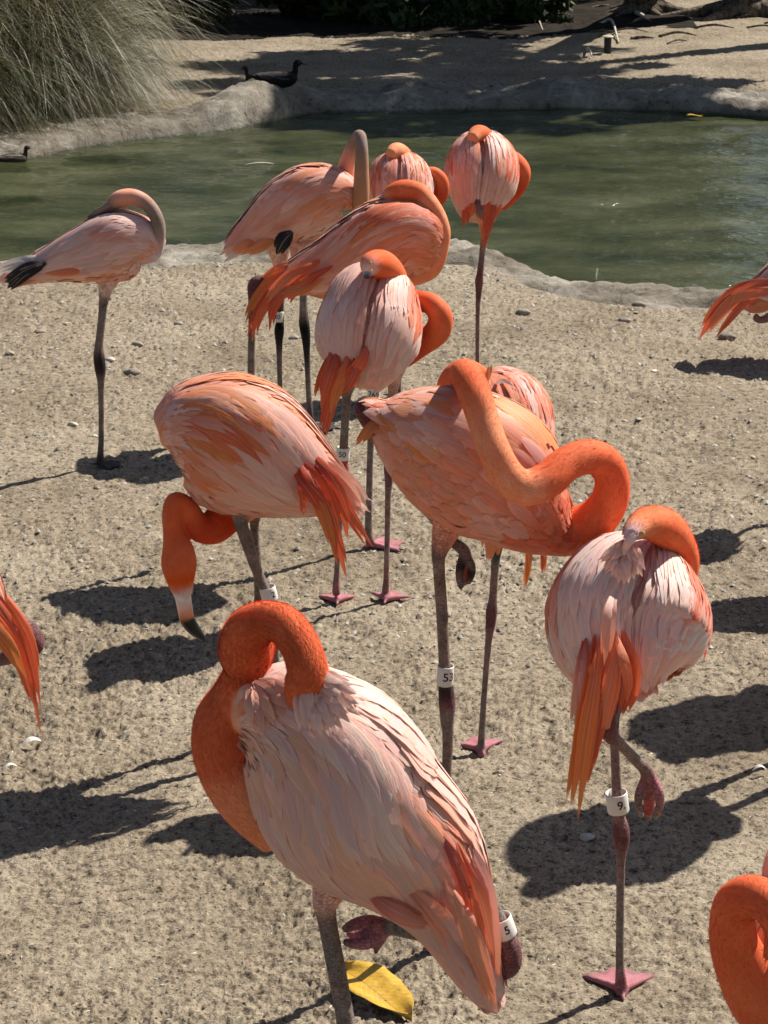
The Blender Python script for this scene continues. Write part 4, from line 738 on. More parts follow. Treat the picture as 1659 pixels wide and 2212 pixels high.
# I: left edge, only plumes and a folded knee in view
F_ALL['I'] = dict(Y=4.1, foot=(-190, 2010), label='flamingo cut off by the left edge, orange plumes and purple folded knee in view', dorsal=(.2, -.3, 1), voxel=.006, bodycol=ORANGE_P,
    spine=S((-430, 1130, 0, 40, 40), (-380, 1120, 0, 110, 90), (-290, 1130, 0, 140, 110), (-190, 1170, 0, 130, 104), (-100, 1230, 0, 84, 76), (-40, 1290, 0, 44, 44), (-5, 1330, 0, 14, 16)),
    necks=[S((-400, 1200, 0, 50, 1, ORANGE), (-470, 1130, 0, 36, 1, ORANGE), (-480, 1040, 0, 32, 1, ORANGE), (-440, 980, 0, 32, 1, ORANGE), (-390, 1000, 0, 34, 1, ORANGE))],
    legs=[S((-210, 1250, 0, 50, ORANGE_P), (-205, 1340, 0, 14, LEG), (-200, 1560, 0, 12, LEG), (-198, 1600, 0, 18, KNEE), (-196, 1640, 0, 11, LEG), (-190, 2000, 0, 11, FOOT)), S((-80, 1300, .06, 20, LEGP), (30, 1340, .07, 18, KNEE), (64, 1374, .07, 27, KNEE), (60, 1402, .07, 22, KNEE), (-60, 1440, .07, 12, LEG))],
    feet=[(-190, 2005, 0, 180, .1, FOOT)], contour=400, pal=pal_side([ORANGE_P, PINK], [ORANGE, ORANGE_P], [SALMON], [ORANGE_P]), fuzz=0, drift=.2, dens=.8,
    plumes=[([(-60, 1230, -.04), (20, 1330, -.04), (62, 1440, -.02), (92, 1596, 0)], 26, ORANGE, ORANGE), ([(-80, 1250, -.06), (0, 1345, -.06), (45, 1430, -.04), (78, 1530, -.02)], 34, ORANGE, ORANGE), ([(-40, 1230, 0), (30, 1320, 0), (70, 1400, 0), (88, 1530, 0)], 26, ORANGE_P, ORANGE), ([(-90, 1270, -.08), (-20, 1350, -.08), (20, 1400, -.07), (60, 1470, -.05)], 36, ORANGE, AMBER)])
# J: lower right corner, neck loop
F_ALL['J'] = dict(Y=3.15, foot=(1800, 2680), label='flamingo cut off at the lower right corner, dark orange neck bent in a tight loop', dorsal=(-.3, -.3, 1), voxel=.006, bodycol=ORANGE_P,
    spine=S((1665, 2130, .05, 60, 60, ORANGE), (1720, 2090, .05, 130, 120, ORANGE_P), (1820, 2060, .05, 180, 140), (1930, 2090, .05, 170, 130), (2030, 2150, .05, 110, 90), (2110, 2220, .05, 40, 40)),
    necks=[S((1720, 2210, .02, 90, .9, ORANGE), (1655, 2160, .0, 78, .9, ORANGE), (1608, 2090, -.01, 62, .9, ORANGE), (1583, 2020, -.02, 50, .95, ORANGE), (1590, 1955, -.04, 46, 1, ORANGE), (1630, 1938, -.07, 46, 1, ORANGE), (1668, 1960, -.1, 42, 1, ORANGE), (1690, 2010, -.12, 38, 1, ORANGE), (1690, 2070, -.13, 40, 1, ORANGE)),
           S((1676, 1960, -.02, 30, 1, PINK), (1672, 1900, -.02, 26, 1, PINK), (1678, 1855, -.02, 24, 1, PINK), (1700, 1830, .0, 28, 1, ORANGE_P))],
    legs=[S((1820, 2180, .05, 60, ORANGE_P), (1810, 2280, 0, 20, LEG), (1805, 2420, 0, 24, KNEE), (1800, 2670, 0, 15, FOOT))], feet=[(1800, 2675, 0, 180, .1, FOOT)],
    contour=500, pal=pal_side([PINK, ORANGE_P], [ORANGE_P], [ORANGE_P], [ORANGE_P]), fuzz=7000, dens=.8)
# K: right edge near the water
F_ALL['K'] = dict(Y=9.0, foot=(1800, 872), label='flamingo cut off by the right edge by the water, curved orange tail plumes in view', dorsal=(-.2, -.25, 1), voxel=.006,
    spine=S((1910, 590, 0, 24, 24), (1890, 580, 0, 56, 50), (1840, 575, 0, 78, 64), (1780, 585, 0, 82, 66), (1720, 605, 0, 68, 54), (1665, 628, 0, 46, 40), (1620, 645, 0, 24, 26), (1590, 655, 0, 8, 10)),
    necks=[S((1890, 620, 0, 24, 1, ORANGE), (1920, 580, 0, 17, 1, ORANGE), (1915, 530, 0, 16, 1, ORANGE), (1880, 500, 0, 17, 1, ORANGE), (1850, 505, 0, 18, 1, ORANGE))],
    legs=[S((1790, 640, 0, 24, SALMON), (1797, 700, 0, 8, LEG), (1800, 750, 0, 9, KNEE), (1800, 866, 0, 6, FOOT)), S((1730, 650, .03, 24, SALMON), (1650, 690, .03, 8, LEGP), (1630, 684, .03, 8, LEGP))], feet=[(1800, 872, 0, 0, .09, FOOT)],
    contour=500, pal=pal_side([PINK_P, PINK_G, PINK], [PINK_P, PINK], [PINK], [PINK_P, PINK]), fuzz=0, drift=.35,
    plumes=[([(1680, 600, -.08), (1600, 625, -.08), (1545, 675, -.05), (1510, 738, 0)], 28, ORANGE_D, ORANGE, 'blade'), ([(1690, 600, -.1), (1620, 620, -.1), (1560, 670, -.08), (1518, 725, -.03)], 26, ORANGE, ORANGE_P, 'blade'), ([(1680, 620, -.12), (1620, 645, -.12), (1580, 685, -.1), (1543, 735, -.08)], 18, ORANGE, ORANGE),
            ([(1700, 620, -.13), (1650, 630, -.14), (1600, 640, -.12), (1575, 660, -.1)], 22, ORANGE, ORANGE_P), ([(1700, 640, -.13), (1660, 660, -.13), (1630, 668, -.12), (1605, 668, -.11)], 18, AMBER, ORANGE_P), ([(1710, 640, -.12), (1680, 650, -.13), (1650, 640, -.12), (1625, 638, -.1)], 16, PINK_P, PINK_P)])
BUILT = {}
for k_ in ('A', 'Y', 'X', 'D', 'Z', 'C', 'E2', 'E', 'B', 'H', 'F', 'I', 'J', 'K'):
    BUILT[k_] = build_bird(F_ALL[k_])
# four more birds stand just outside the right edge and throw their shadows into view
def copy_tree(o, parent=None):
    c_ = o.copy(); link(c_)
    if parent: c_.parent = parent
    for ch in o.children: copy_tree(ch, c_)
    return c_
for src, (x, y), rz, lab in (('C', (1.13, 5.03), 0, 'flamingo just outside the right edge whose shadow falls beside the hanging leg'),
                         ('C', (1.42, 5.62), .3, 'flamingo outside the right edge, second one back from the lower corner'),
                         ('D', (1.66, 6.35), 0, 'flamingo outside the right edge, third one back, casting a narrow shadow'),
                         ('D', (1.52, 6.95), .2, 'flamingo outside the right edge, fourth one back towards the pond')):
    c_ = copy_tree(BUILT[src]); c_.location = (x, y, gz(x, y)); c_.rotation_euler = (0, 0, rz); c_['label'] = lab; c_.scale = (1.25,) * 3 if src == 'C' and y < 5.2 else (1.13,) * 3 if src == 'C' else (1, 1, 1)
# ------------------------------------------------------------------ vegetation and small things
def leaf_mat(name, c0, c1, rough=.6):
    m, n, l, p = mat(name, rough, .25)
    a = N(n, 'ShaderNodeAttribute', attribute_name='col')
    tc = n.new('ShaderNodeTexCoord'); nz = N(n, 'ShaderNodeTexNoise', i_Scale=3.0, i_Detail=3.0); l.new(tc.outputs['Object'], nz.inputs[0])
    c = mixc(n, l, a.outputs[0], ramp(n, l, nz.outputs[0], [(.3, (.6,) * 3), (.7, (1.3,) * 3)]), 1.0, 'MULTIPLY'); l.new(c, p.inputs['Base Color'])
    return m
M_leaf = leaf_mat('leaf_green', 0, 0); M_grass = leaf_mat('grass_blade', 0, 0, .45)
m, n, l, p = mat('bark', .9, .1); M_bark = m
tc = n.new('ShaderNodeTexCoord'); mp = n.new('ShaderNodeMapping'); mp.inputs[3].default_value = (1, 1, .25); l.new(tc.outputs['Object'], mp.inputs[0])
nz = N(n, 'ShaderNodeTexNoise', i_Scale=22.0, i_Detail=6.0); l.new(mp.outputs[0], nz.inputs[0])
l.new(ramp(n, l, nz.outputs[0], [(.35, (.05, .038, .028)), (.6, (.17, .135, .10))]), p.inputs['Base Color'])
b = N(n, 'ShaderNodeBump', i_Strength=.9, i_Distance=.03); l.new(nz.outputs[0], b.inputs['Height']); l.new(b.outputs[0], p.inputs['Normal'])
def leaves(name, C_, rad, count, size, cols, parent=None, off=(0, 0, 0), hollow=.35, clumps=40):
    C_ = np.asarray(C_, float); rad = np.asarray(rad, float)
    d = nrm(NR.normal(size=(clumps, 3))); cc = C_ + d * rad * (NR.uniform(hollow, 1, (clumps, 1)) ** .6)
    cr = NR.uniform(.16, .34, (clumps, 1)) * rad.min()
    w_ = NR.randint(0, clumps, count); P = cc[w_] + nrm(NR.normal(size=(count, 3))) * cr[w_] * NR.uniform(.3, 1, (count, 1)) * (1, 1, .7)
    P[:, 2] = np.maximum(P[:, 2], .02)
    u = nrm(NR.normal(size=(count, 3)) + (0, 0, -.3)); v = nrm(np.cross(u, NR.normal(size=(count, 3))))
    s_ = size * NR.uniform(.6, 1.4, (count, 1)); q = np.stack((P - u * s_, P + v * s_ * .32, P + u * s_, P - v * s_ * .32), 1).reshape(-1, 3)
    cols = np.array(cols)[NR.randint(0, len(cols), count)] * NR.uniform(.6, 1.3, (count, 1))
    me = mesh_np(name, q - np.asarray(off), np.arange(count * 4).reshape(-1, 4), False, M_leaf, np.repeat(cols, 4, 0))
    return obj(name, me, parent)
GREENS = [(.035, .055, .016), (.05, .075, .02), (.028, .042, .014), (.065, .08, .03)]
def tube(rows, name, m_, parent, off, k=10):
    L = Loft([(*r, r[3], 1, 1, 1) if len(r) == 4 else r for r in rows], 6 * len(rows), k)
    v, f, c = L.mesh(); me = bpy.data.meshes.new(name); me.from_pydata((v - np.asarray(off)).tolist(), [], [tuple(int(q) for q in x) for x in f])
    me.polygons.foreach_set('use_smooth', [True] * len(me.polygons)); me.materials.append(m_); return obj(name, me, parent)
def tree(x, y, h, r, crown_r, crown_h, lab, nleaf=9000, lean=(0, 0), clumps=60, size=.09):
    z0 = gz(x, y) - .05; rt = bpy.data.objects.new('tree', None); link(rt); rt.location = (x, y, z0)
    tag(rt, lab, 'tree', 'trees on the far bank'); off = np.array((x, y, z0))
    T_ = np.array((x + lean[0], y + lean[1], h))
    mid = (off + T_) / 2 + np.array((R.uniform(-.1, .1), R.uniform(-.1, .1), 0))
    tube([(x, y, z0, r * 1.7), (x, y, z0 + .22, r * 1.15), (*mid, r * .85), (*T_, r * .45)], 'trunk', M_bark, rt, off, 12)
    for i in range(5):
        a = i * 1.3 + R.random(); b_ = mid * .4 + T_ * .6
        e_ = T_ + np.array((math.cos(a) * crown_r * .7, math.sin(a) * crown_r * .7, crown_h * R.uniform(.1, .5)))
        tube([(*b_, r * .45), (*((b_ + e_) / 2 + (0, 0, .15)), r * .3), (*e_, r * .1)], 'limb', M_bark, rt, off, 8)
    for i in range(6):   # roots
        a = i * 1.05 + R.uniform(-.3, .3); L = r * R.uniform(3, 6)
        e_ = off + np.array((math.cos(a) * L, math.sin(a) * L, .03)); m_ = off * .5 + e_ * .5 + np.array((0, 0, .07))
        tube([(x, y, z0 + .16, r * .6), (*m_, r * .34), (*e_, r * .1)], 'root', M_bark, rt, off, 8)
    leaves('crown', (x + lean[0], y + lean[1], h + crown_h * .35), (crown_r, crown_r, crown_h), nleaf, size, GREENS, rt, off, clumps=clumps)
    return rt
p1 = gnd(1385, 40); p2 = gnd(1612, 40)
tree(p1[0], p1[1], 3.9, .15, 2.2, .9, 'tree trunk with pale exposed roots left of the other trunk at the top right', 15000, (.9, -3.1), 66, .11)
tree(p2[0], p2[1], 3.6, .2, 1.6, 1.3, 'dark tree trunk at the top right corner on the sandy bank', 6500, (-.9, -1.3), 34, .11)
tree(6.1, 22.6, 7.6, .2, 2.2, 1.3, 'tree beyond the right edge whose trunk throws the long shadow across the far bank', 9000, (.2, .5), 50, .12)
tree(-1.0, 27.5, 4.5, .2, 3.0, 2.4, 'leafy tree behind the far bank left of centre', 16000, clumps=110, size=.13)
tree(-6.5, 26.5, 4.5, .2, 3.2, 2.6, 'leafy tree behind the far bank at the far left', 15000, clumps=110, size=.13)
tree(2.6, 28.0, 3.2, .2, 2.2, 1.8, 'leafy tree behind the far bank right of centre', 10000, clumps=80, size=.13)
tree(9.5, 31, 3.4, .2, 2.6, 1.6, 'leafy tree far behind the bank at the right', 8000, clumps=70, size=.13)
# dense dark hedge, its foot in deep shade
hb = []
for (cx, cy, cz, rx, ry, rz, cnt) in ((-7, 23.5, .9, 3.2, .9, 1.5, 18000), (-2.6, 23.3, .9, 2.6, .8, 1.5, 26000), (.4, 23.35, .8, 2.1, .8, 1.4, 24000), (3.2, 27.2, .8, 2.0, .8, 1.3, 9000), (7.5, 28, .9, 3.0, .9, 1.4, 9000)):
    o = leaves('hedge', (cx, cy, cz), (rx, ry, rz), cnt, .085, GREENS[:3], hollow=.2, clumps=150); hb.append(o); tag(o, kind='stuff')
for o, lab in zip(hb, ('dense dark shrubs behind the grass clump', 'dense dark shrubs in deep shade behind the ducks', 'dense dark shrubs in shade at the top centre', 'dark shrubs behind the tree roots', 'dark shrubs at the far right of the bank')):
    tag(o, lab, 'shrubs', kind='stuff')
m, n, l, p = mat('dark_mulch_painted_shade', .95, .05)
nz = N(n, 'ShaderNodeTexNoise', i_Scale=30.0, i_Detail=5.0); l.new(ramp(n, l, nz.outputs[0], [(.35, (.012, .01, .008)), (.65, (.032, .025, .018))]), p.inputs['Base Color'])  # dark mulch taken nearly black, its colour carrying shade the hedge does not cast
xs = np.linspace(-12, 3.2, 150); us = np.linspace(0, 1, 20); X = np.repeat(xs[:, None], 20, 1)
e0 = 21.75 + .35 * (fbm(X * 1.2, X * 0 + 3, 3) - .5) * 2 + .9 * sstep(1.2, 3.2, X); Y = e0 + us[None] * (33 - e0)
Z = ground_z(X, Y) + .004 + .05 * us[None] ** .3 + .03 * (fbm(X * 5, Y * 5, 3) - .5) * us[None] ** .2
idx = np.arange(X.size).reshape(X.shape); F = np.stack((idx[:-1, :-1], idx[1:, :-1], idx[1:, 1:], idx[:-1, 1:]), -1).reshape(-1, 4)
tag(obj('mulch_bed', mesh_np('mulch_bed', np.stack((X, Y, Z), -1).reshape(-1, 3), F, True, m)), 'dark leaf mulch under the shrubs on the far bank, blackened with painted shade', kind='structure')
# roots and twigs strewn under the trees
for i in range(16):
    u = R.uniform(1150, 1659); v = R.uniform(30, 110); q = gnd(u, v); z = gz(q[0], q[1]); a = R.uniform(-.6, .6); L = R.uniform(.15, .5)
    d = np.array((math.cos(a), math.sin(a) * 1.5, 0)) * L
    rr_ = R.uniform(.006, .016)
    o = tube([(*(q + (0, 0, z + .01)), rr_), (*(q + d * .5 + (0, 0, z + R.uniform(.02, .07))), rr_), (*(q + d + (0, 0, z + .012)), rr_ * .4)], 'fallen_branch', M_bark, None, (0, 0, 0), 6)
    tag(o, 'thin dry branch lying under the trees on the far bank', 'branch', 'dry branches lying under the trees on the far bank')
m, n, l, p = mat('pale_dead_root', .7, .2); M_pale = m
nz = N(n, 'ShaderNodeTexNoise', i_Scale=30.0, i_Detail=4.0); l.new(ramp(n, l, nz.outputs[0], [(.35, (.3, .25, .18)), (.6, (.6, .54, .44))]), p.inputs['Base Color'])
for pts, rr_, lab in (([(1296, 56), (1320, 60), (1336, 92)], .018, 'pale curved root arching over the small post'), ([(1365, 30), (1385, 48), (1400, 52)], .03, 'pale stub of root at the foot of the left trunk'), ([(1265, 110), (1272, 118), (1278, 124)], .014, 'short pale stick left of the small post'), ([(1140, 20), (1160, 50), (1172, 70)], .012, 'pale stem in the shade of the shrubs')):
    Q = []
    for i, (u, v) in enumerate(pts):
        q = gnd(u, v + 6); Q.append((q[0], q[1], gz(q[0], q[1]) + (.06 if i == 1 else .02), rr_ * (1 - .25 * i)))
    tag(tube(Q, 'root', M_pale, None, (0, 0, 0), 8), lab, 'root')
# small post with a pale cap
q = gnd(1312, 120); zz = gz(q[0], q[1]); rt = bpy.data.objects.new('bollard', None); link(rt); rt.location = (q[0], q[1], zz); tag(rt, 'small black post with a pale flat cap on the far bank', 'post')
def lathe(name, prof, m_, parent, k=20):
    V = []; F = []
    for r_, z_ in prof:
        for j in range(k): a = 2 * math.pi * j / k; V.append((r_ * math.cos(a), r_ * math.sin(a), z_))
    for i in range(len(prof) - 1):
        for j in range(k): F.append((i * k + j, i * k + (j + 1) % k, (i + 1) * k + (j + 1) % k, (i + 1) * k + j))
    me = bpy.data.meshes.new(name); me.from_pydata(V, [], F); me.materials.append(m_); return obj(name, me, parent)
m, n, l, p = mat('black_plastic_post', .45, .4); nz = N(n, 'ShaderNodeTexNoise', i_Scale=40.0); l.new(ramp(n, l, nz.outputs[0], [(.4, (.012,) * 3), (.7, (.03,) * 3)]), p.inputs['Base Color'])
lathe('post_body', [(.0, -.02), (.034, -.02), (.034, .14), (.039, .143), (.039, .148), (0, .148)], m, rt)
lathe('cap', [(0, .148), (.052, .149), (.056, .155), (.045, .163), (0, .168)], M_pale, rt)

# ornamental grass clump
def grass():
    base = np.array((-3.45, 17.2, .05)); n_ = 9500; seg = 6
    V = []; C = []
    a = NR.uniform(-np.pi, np.pi, n_); L = NR.uniform(.8, 2.5, n_); el = NR.uniform(.5, 1.45, n_)
    r0 = NR.uniform(0, .35, n_); b0 = NR.uniform(-np.pi, np.pi, n_)
    P = np.stack((base[0] + r0 * np.cos(b0), base[1] + r0 * np.sin(b0), np.full(n_, base[2])), 1)
    d = np.stack((np.cos(a) * np.cos(el), np.sin(a) * np.cos(el), np.sin(el)), 1)
    droop = NR.uniform(.12, .48, n_)
    pts = [P.copy()]
    for i in range(seg):
        d = nrm(d + np.stack((0 * L, 0 * L, -droop * (i + .7) * .42), 1)); P = P + d * (L / seg)[:, None]
        lim = np.where(P[:, 1] < yfar(P[:, 0]) + .3, WATER + .01, .01); P[:, 2] = np.maximum(P[:, 2], lim); pts.append(P.copy())
    pts = np.stack(pts, 1); wdt = NR.uniform(.0022, .005, n_)
    S_ = nrm(np.cross(nrm(np.gradient(pts, axis=1)), nrm(NR.normal(size=(n_, 1, 3))) * .6 + np.array((0, -.3, 1.0))))
    taper = np.linspace(1, .15, seg + 1)[None, :, None] * wdt[:, None, None]
    V = np.stack((pts - S_ * taper, pts + S_ * taper), 2).reshape(-1, 3)
    i0 = (np.arange(n_)[:, None] * (seg + 1) + np.arange(seg)[None]).reshape(-1) * 2
    F = np.stack((i0, i0 + 1, i0 + 3, i0 + 2), 1)
    pal = np.array([(.12, .095, .045), (.20, .165, .09), (.085, .10, .028), (.06, .085, .02), (.48, .42, .27), (.06, .045, .026)])
    ci = NR.choice(len(pal), n_, p=[.25, .2, .2, .13, .06, .16]); c_ = pal[ci] * NR.uniform(.7, 1.2, (n_, 1))
    return mesh_np('ornamental_grass', V - base, F, False, M_grass, np.repeat(c_, (seg + 1) * 2, 0)), base
me, base = grass(); o = obj('ornamental_grass', me, None, base)
tag(o, 'big arching clump of dry and green ornamental grass hanging over the far bank at the top left', 'grass', kind='stuff')
me2 = bpy.data.objects.new('ornamental_grass', me); link(me2); me2.location = base + np.array((.15, 1.7, .05))
for q_, (dx_, dy_, sc_, rz_, lab_) in enumerate(((.0, -1.0, .82, 4.0, 'low grass tuft whose sparse blades hang over the water at the left edge'), (.75, -.2, .72, 1.1, 'grass tuft on the right flank of the big clump'))):
    o = bpy.data.objects.new('ornamental_grass', me); link(o); o.location = base + np.array((dx_, dy_, -.02)); o.scale = (sc_,) * 3; o.rotation_euler = (0, 0, rz_); tag(o, lab_, 'grass', kind='stuff'); me2.rotation_euler = (0, 0, 2.1)
tag(me2, 'second grass clump behind the first at the top left', 'grass', kind='stuff')

# ducks on the far bank and one in the shade by the water
def duck(p0, s, yaw, cols, lab, grp=None):
    rt = bpy.data.objects.new('duck', None); link(rt); rt.location = p0; rt.rotation_euler = (0, 0, yaw); rt.scale = (s,) * 3
    tag(rt, lab, 'duck')
    z = lambda rows: [(x, y, zz, a, b_, *c_) for (x, y, zz, a, b_, c_) in rows]
    body = Loft(z([(.20, 0, .10, .02, .03, cols[0]), (.15, 0, .095, .065, .075, cols[0]), (.05, 0, .09, .085, .095, cols[0]), (-.07, 0, .09, .08, .09, cols[1]), (-.17, 0, .11, .045, .055, cols[1]), (-.25, 0, .135, .008, .03, cols[1])]), 30, 18, (0, 0, 1))
    neck = Loft(z([(.14, 0, .10, .05, .05, cols[0]), (.18, 0, .16, .032, .032, cols[0]), (.185, 0, .21, .027, .027, cols[2]), (.20, 0, .245, .034, .03, cols[2]), (.235, 0, .245, .024, .022, cols[2]), (.25, 0, .24, .01, .01, cols[2])]), 34, 14, None)
    V, F, C = body.mesh(); V2, F2, C2 = neck.mesh()
    obj('body', remesh_body([(V, F, C), (V2, F2, C2)], .007, 'body', (0, 0, 0)), rt)
    ac = Acc()
    for sg in (-1, 1):
        for i in range(26):
            s_ = .22 + .5 * (i / 26) ** .8 + R.uniform(-.03, .03); th = R.uniform(.5, 1.5); t = np.linspace(0, 1, 7)
            P, Nn = body.pt(s_ + t * .22, sg * (th + t * -.15), 0); P = P + Nn * (.004 + .006 * t[:, None])
            ac.add(*feather_geo(P, Nn, .03, 'round', vary(cols[1]), vary(lerp(cols[1], cols[3], .5))))
    obj('wing', ac.mesh('wing', M_feather), rt)
    L = Loft(z([(.245, 0, .24, .012, .014, cols[4]), (.28, 0, .232, .007, .014, cols[4]), (.305, 0, .23, .004, .012, cols[4])]), 10, 10, (0, 0, 1))
    v, f, c = L.mesh(); me = bpy.data.meshes.new('bill'); me.from_pydata(v.tolist(), [], [tuple(int(q) for q in x) for x in f]); ca = me.color_attributes.new('col', 'FLOAT_COLOR', 'POINT')
    c4 = np.ones((len(v), 4)); c4[:, :3] = c; ca.data.foreach_set('color', c4.ravel()); me.materials.append(M_bill); obj('bill', me, rt)
    for sg in (-1, 1):
        bm = bmesh.new(); bmesh.ops.create_uvsphere(bm, u_segments=8, v_segments=6, radius=.005); me = bpy.data.meshes.new('eye'); bm.to_mesh(me); bm.free(); me.materials.append(M_eye)
        obj('eye', me, rt, (.222, sg * .027, .255))
DK = [(.010, .010, .010), (.016, .014, .013), (.009, .011, .010), (.04, .035, .03), (.03, .028, .025)]
BR = [(.05, .035, .022), (.035, .024, .017), (.03, .02, .014), (.16, .12, .08), (.05, .045, .03)]
q = gnd(600, 200, .04); duck((q[0], q[1] - .12, .085), .80, .15, DK, 'black duck resting behind the rounded rock on the far bank, head raised')
q = gnd(556, 192, .05); duck((q[0] + .02, q[1] - .1, .085), .55, 2.9, BR, 'small dark brown duck lying left of the black duck behind the rock')
q = gnd(34, 350, WATER); duck((q[0] - .02, q[1], WATER - .03), .5, .35, [(.06, .045, .03), (.05, .036, .024), (.045, .032, .02), (.2, .16, .1), (.06, .05, .03)], 'mottled brown duck in the shade under the grass at the left edge of the pond')

# sand litter: chips, straw and grit
def litter(n_, y0, y1, lmin, lmax, cols, name, lab, thick=.18, wf=.34):
    y = y0 + (y1 - y0) * NR.uniform(0, 1, n_) ** 1.1; x = NR.uniform(-1, 1, n_) * (.2 * y + .15)
    keep = y < ynear(x) - .75; x = x[keep]; y = y[keep]; n_ = len(x)
    z = ground_z(x, y); L = NR.uniform(lmin, lmax, n_) * (.6 + .4 * y / 6); a = NR.normal(0, .9, n_); W = L * NR.uniform(.5, 1.2, n_) * wf; H = L * thick * NR.uniform(.5, 1.3, n_)
    tl = NR.uniform(-.25, .25, n_)
    d = np.stack((np.cos(a), np.sin(a), tl), 1) * (L / 2)[:, None]; s_ = np.stack((-np.sin(a), np.cos(a), 0 * a), 1) * (W / 2)[:, None]; up = np.stack((0 * a, 0 * a, H), 1)
    c_ = np.stack((x, y, z + .0005), 1)
    V = np.stack((c_ - d, c_ - s_, c_ + d, c_ + s_, c_ + up), 1).reshape(-1, 3)
    i = np.arange(n_)[:, None] * 5; F = np.vstack([np.hstack((i + a_, i + b_, i + 4)) for a_, b_ in ((0, 1), (1, 2), (2, 3), (3, 0))])
    cc = np.array(cols)[NR.randint(0, len(cols), n_)] * NR.uniform(.7, 1.25, (n_, 1))
    o = obj(name, mesh_np(name, V, F, False, M_plain, np.repeat(cc, 5, 0))); tag(o, lab, kind='stuff')
litter(20000, 2.6, 11, .005, .017, [(.07, .05, .035), (.045, .032, .025), (.12, .09, .06)], 'dark_wood_chips', 'dark bits of bark trodden into the sand')
litter(6000, 2.6, 11, .005, .018, [(.40, .34, .25), (.34, .28, .20), (.48, .43, .35)], 'pale_straw_chips', 'pale chips and straw lying on the sand', .2, .3)
litter(3500, 5.5, 11, .008, .026, [(.26, .22, .17), (.18, .15, .12), (.33, .29, .24)], 'gravel', 'small gravel stones on the sand near the pond', .38, .8)
litter(5000, 17.0, 22.6, .02, .06, [(.07, .05, .035), (.4, .33, .24), (.16, .12, .08)], 'bank_litter', 'leaf litter scattered over the far bank')
# pebbles one can pick out
m, n, l, p = mat('pebble_stone', .7, .25); M_peb = m
oi = n.new('ShaderNodeObjectInfo'); tc = n.new('ShaderNodeTexCoord'); nz = N(n, 'ShaderNodeTexNoise', i_Scale=60.0, i_Detail=4.0); l.new(tc.outputs['Object'], nz.inputs[0])
l.new(mixc(n, l, oi.outputs['Color'], ramp(n, l, nz.outputs[0], [(.3, (.7,) * 3), (.7, (1.15,) * 3)]), 1.0, 'MULTIPLY'), p.inputs['Base Color'])
PEB = [(238, 776, 13, (.55, .5, .42), 'cream oval pebble beside the dark knee of the lone flamingo'), (287, 806, 20, (.27, .22, .17), 'brown flat stone to the right of the lone flamingo leg'), (298, 742, 15, (.3, .26, .21), 'long tan stone up the sand from the brown flat stone'),
       (158, 916, 12, (.5, .43, .33), 'small cream pebble left of the lone flamingo shin'), (22, 765, 12, (.36, .3, .24), 'tan pebble near the left edge'), (85, 718, 14, (.28, .23, .17), 'flat brown chip left of the lone flamingo leg'), (145, 700, 9, (.55, .42, .26), 'small orange tan splinter left of the lone flamingo'),
       (1268, 1815, 18, (.42, .42, .38), 'flat pale grey stone lying in the shadow beside the banded leg'), (1570, 728, 20, (.2, .16, .13), 'brown stone beneath the orange plumes at the right edge'), (635, 730, 12, (.3, .27, .24), 'grey stone between the black knees'), (1412, 800, 8, (.7, .66, .6), 'tiny white pebble right of centre on the open sand'),
       (1130, 676, 16, (.3, .27, .22), 'grey tan stone at the sand end of the rock rim'), (1350, 690, 14, (.34, .3, .25), 'dull stone below the rock rim at the right'), (1380, 655, 16, (.26, .22, .18), 'dark stone set against the rim right of centre'), (205, 940, 8, (.6, .55, .45), 'tiny white chip left of the lone flamingo foot'), (385, 700, 10, (.33, .28, .22), 'brown pebble above the sand right of the lone flamingo')]
for (u, v, r_, c_, lab) in PEB:
    q = gnd(u, v); k = dep(q) / FPX; rr_ = r_ * k * .95
    bm = bmesh.new(); bmesh.ops.create_icosphere(bm, subdivisions=3, radius=1)
    sd_ = R.uniform(0, 50)
    for vv in bm.verts:
        x, y, z = vv.co; f = 1 + .35 * (float(fbm(np.array([x * 1.3 + sd_ + z]), np.array([y * 1.3 + z * .7]), 3)[0]) - .5) * 2
        vv.co = Vector((x * rr_ * f, y * rr_ * .75 * f, max(z, -.5) * rr_ * .5 * f))
    me = bpy.data.meshes.new('pebble'); bm.to_mesh(me); bm.free(); me.polygons.foreach_set('use_smooth', [True] * len(me.polygons)); me.materials.append(M_peb)
    o = obj('pebble', me, None, (q[0], q[1], gz(q[0], q[1]) + rr_ * .16)); o.color = (*c_, 1); o.rotation_euler = (0, 0, R.uniform(-.5, .5)); tag(o, lab, 'stone')
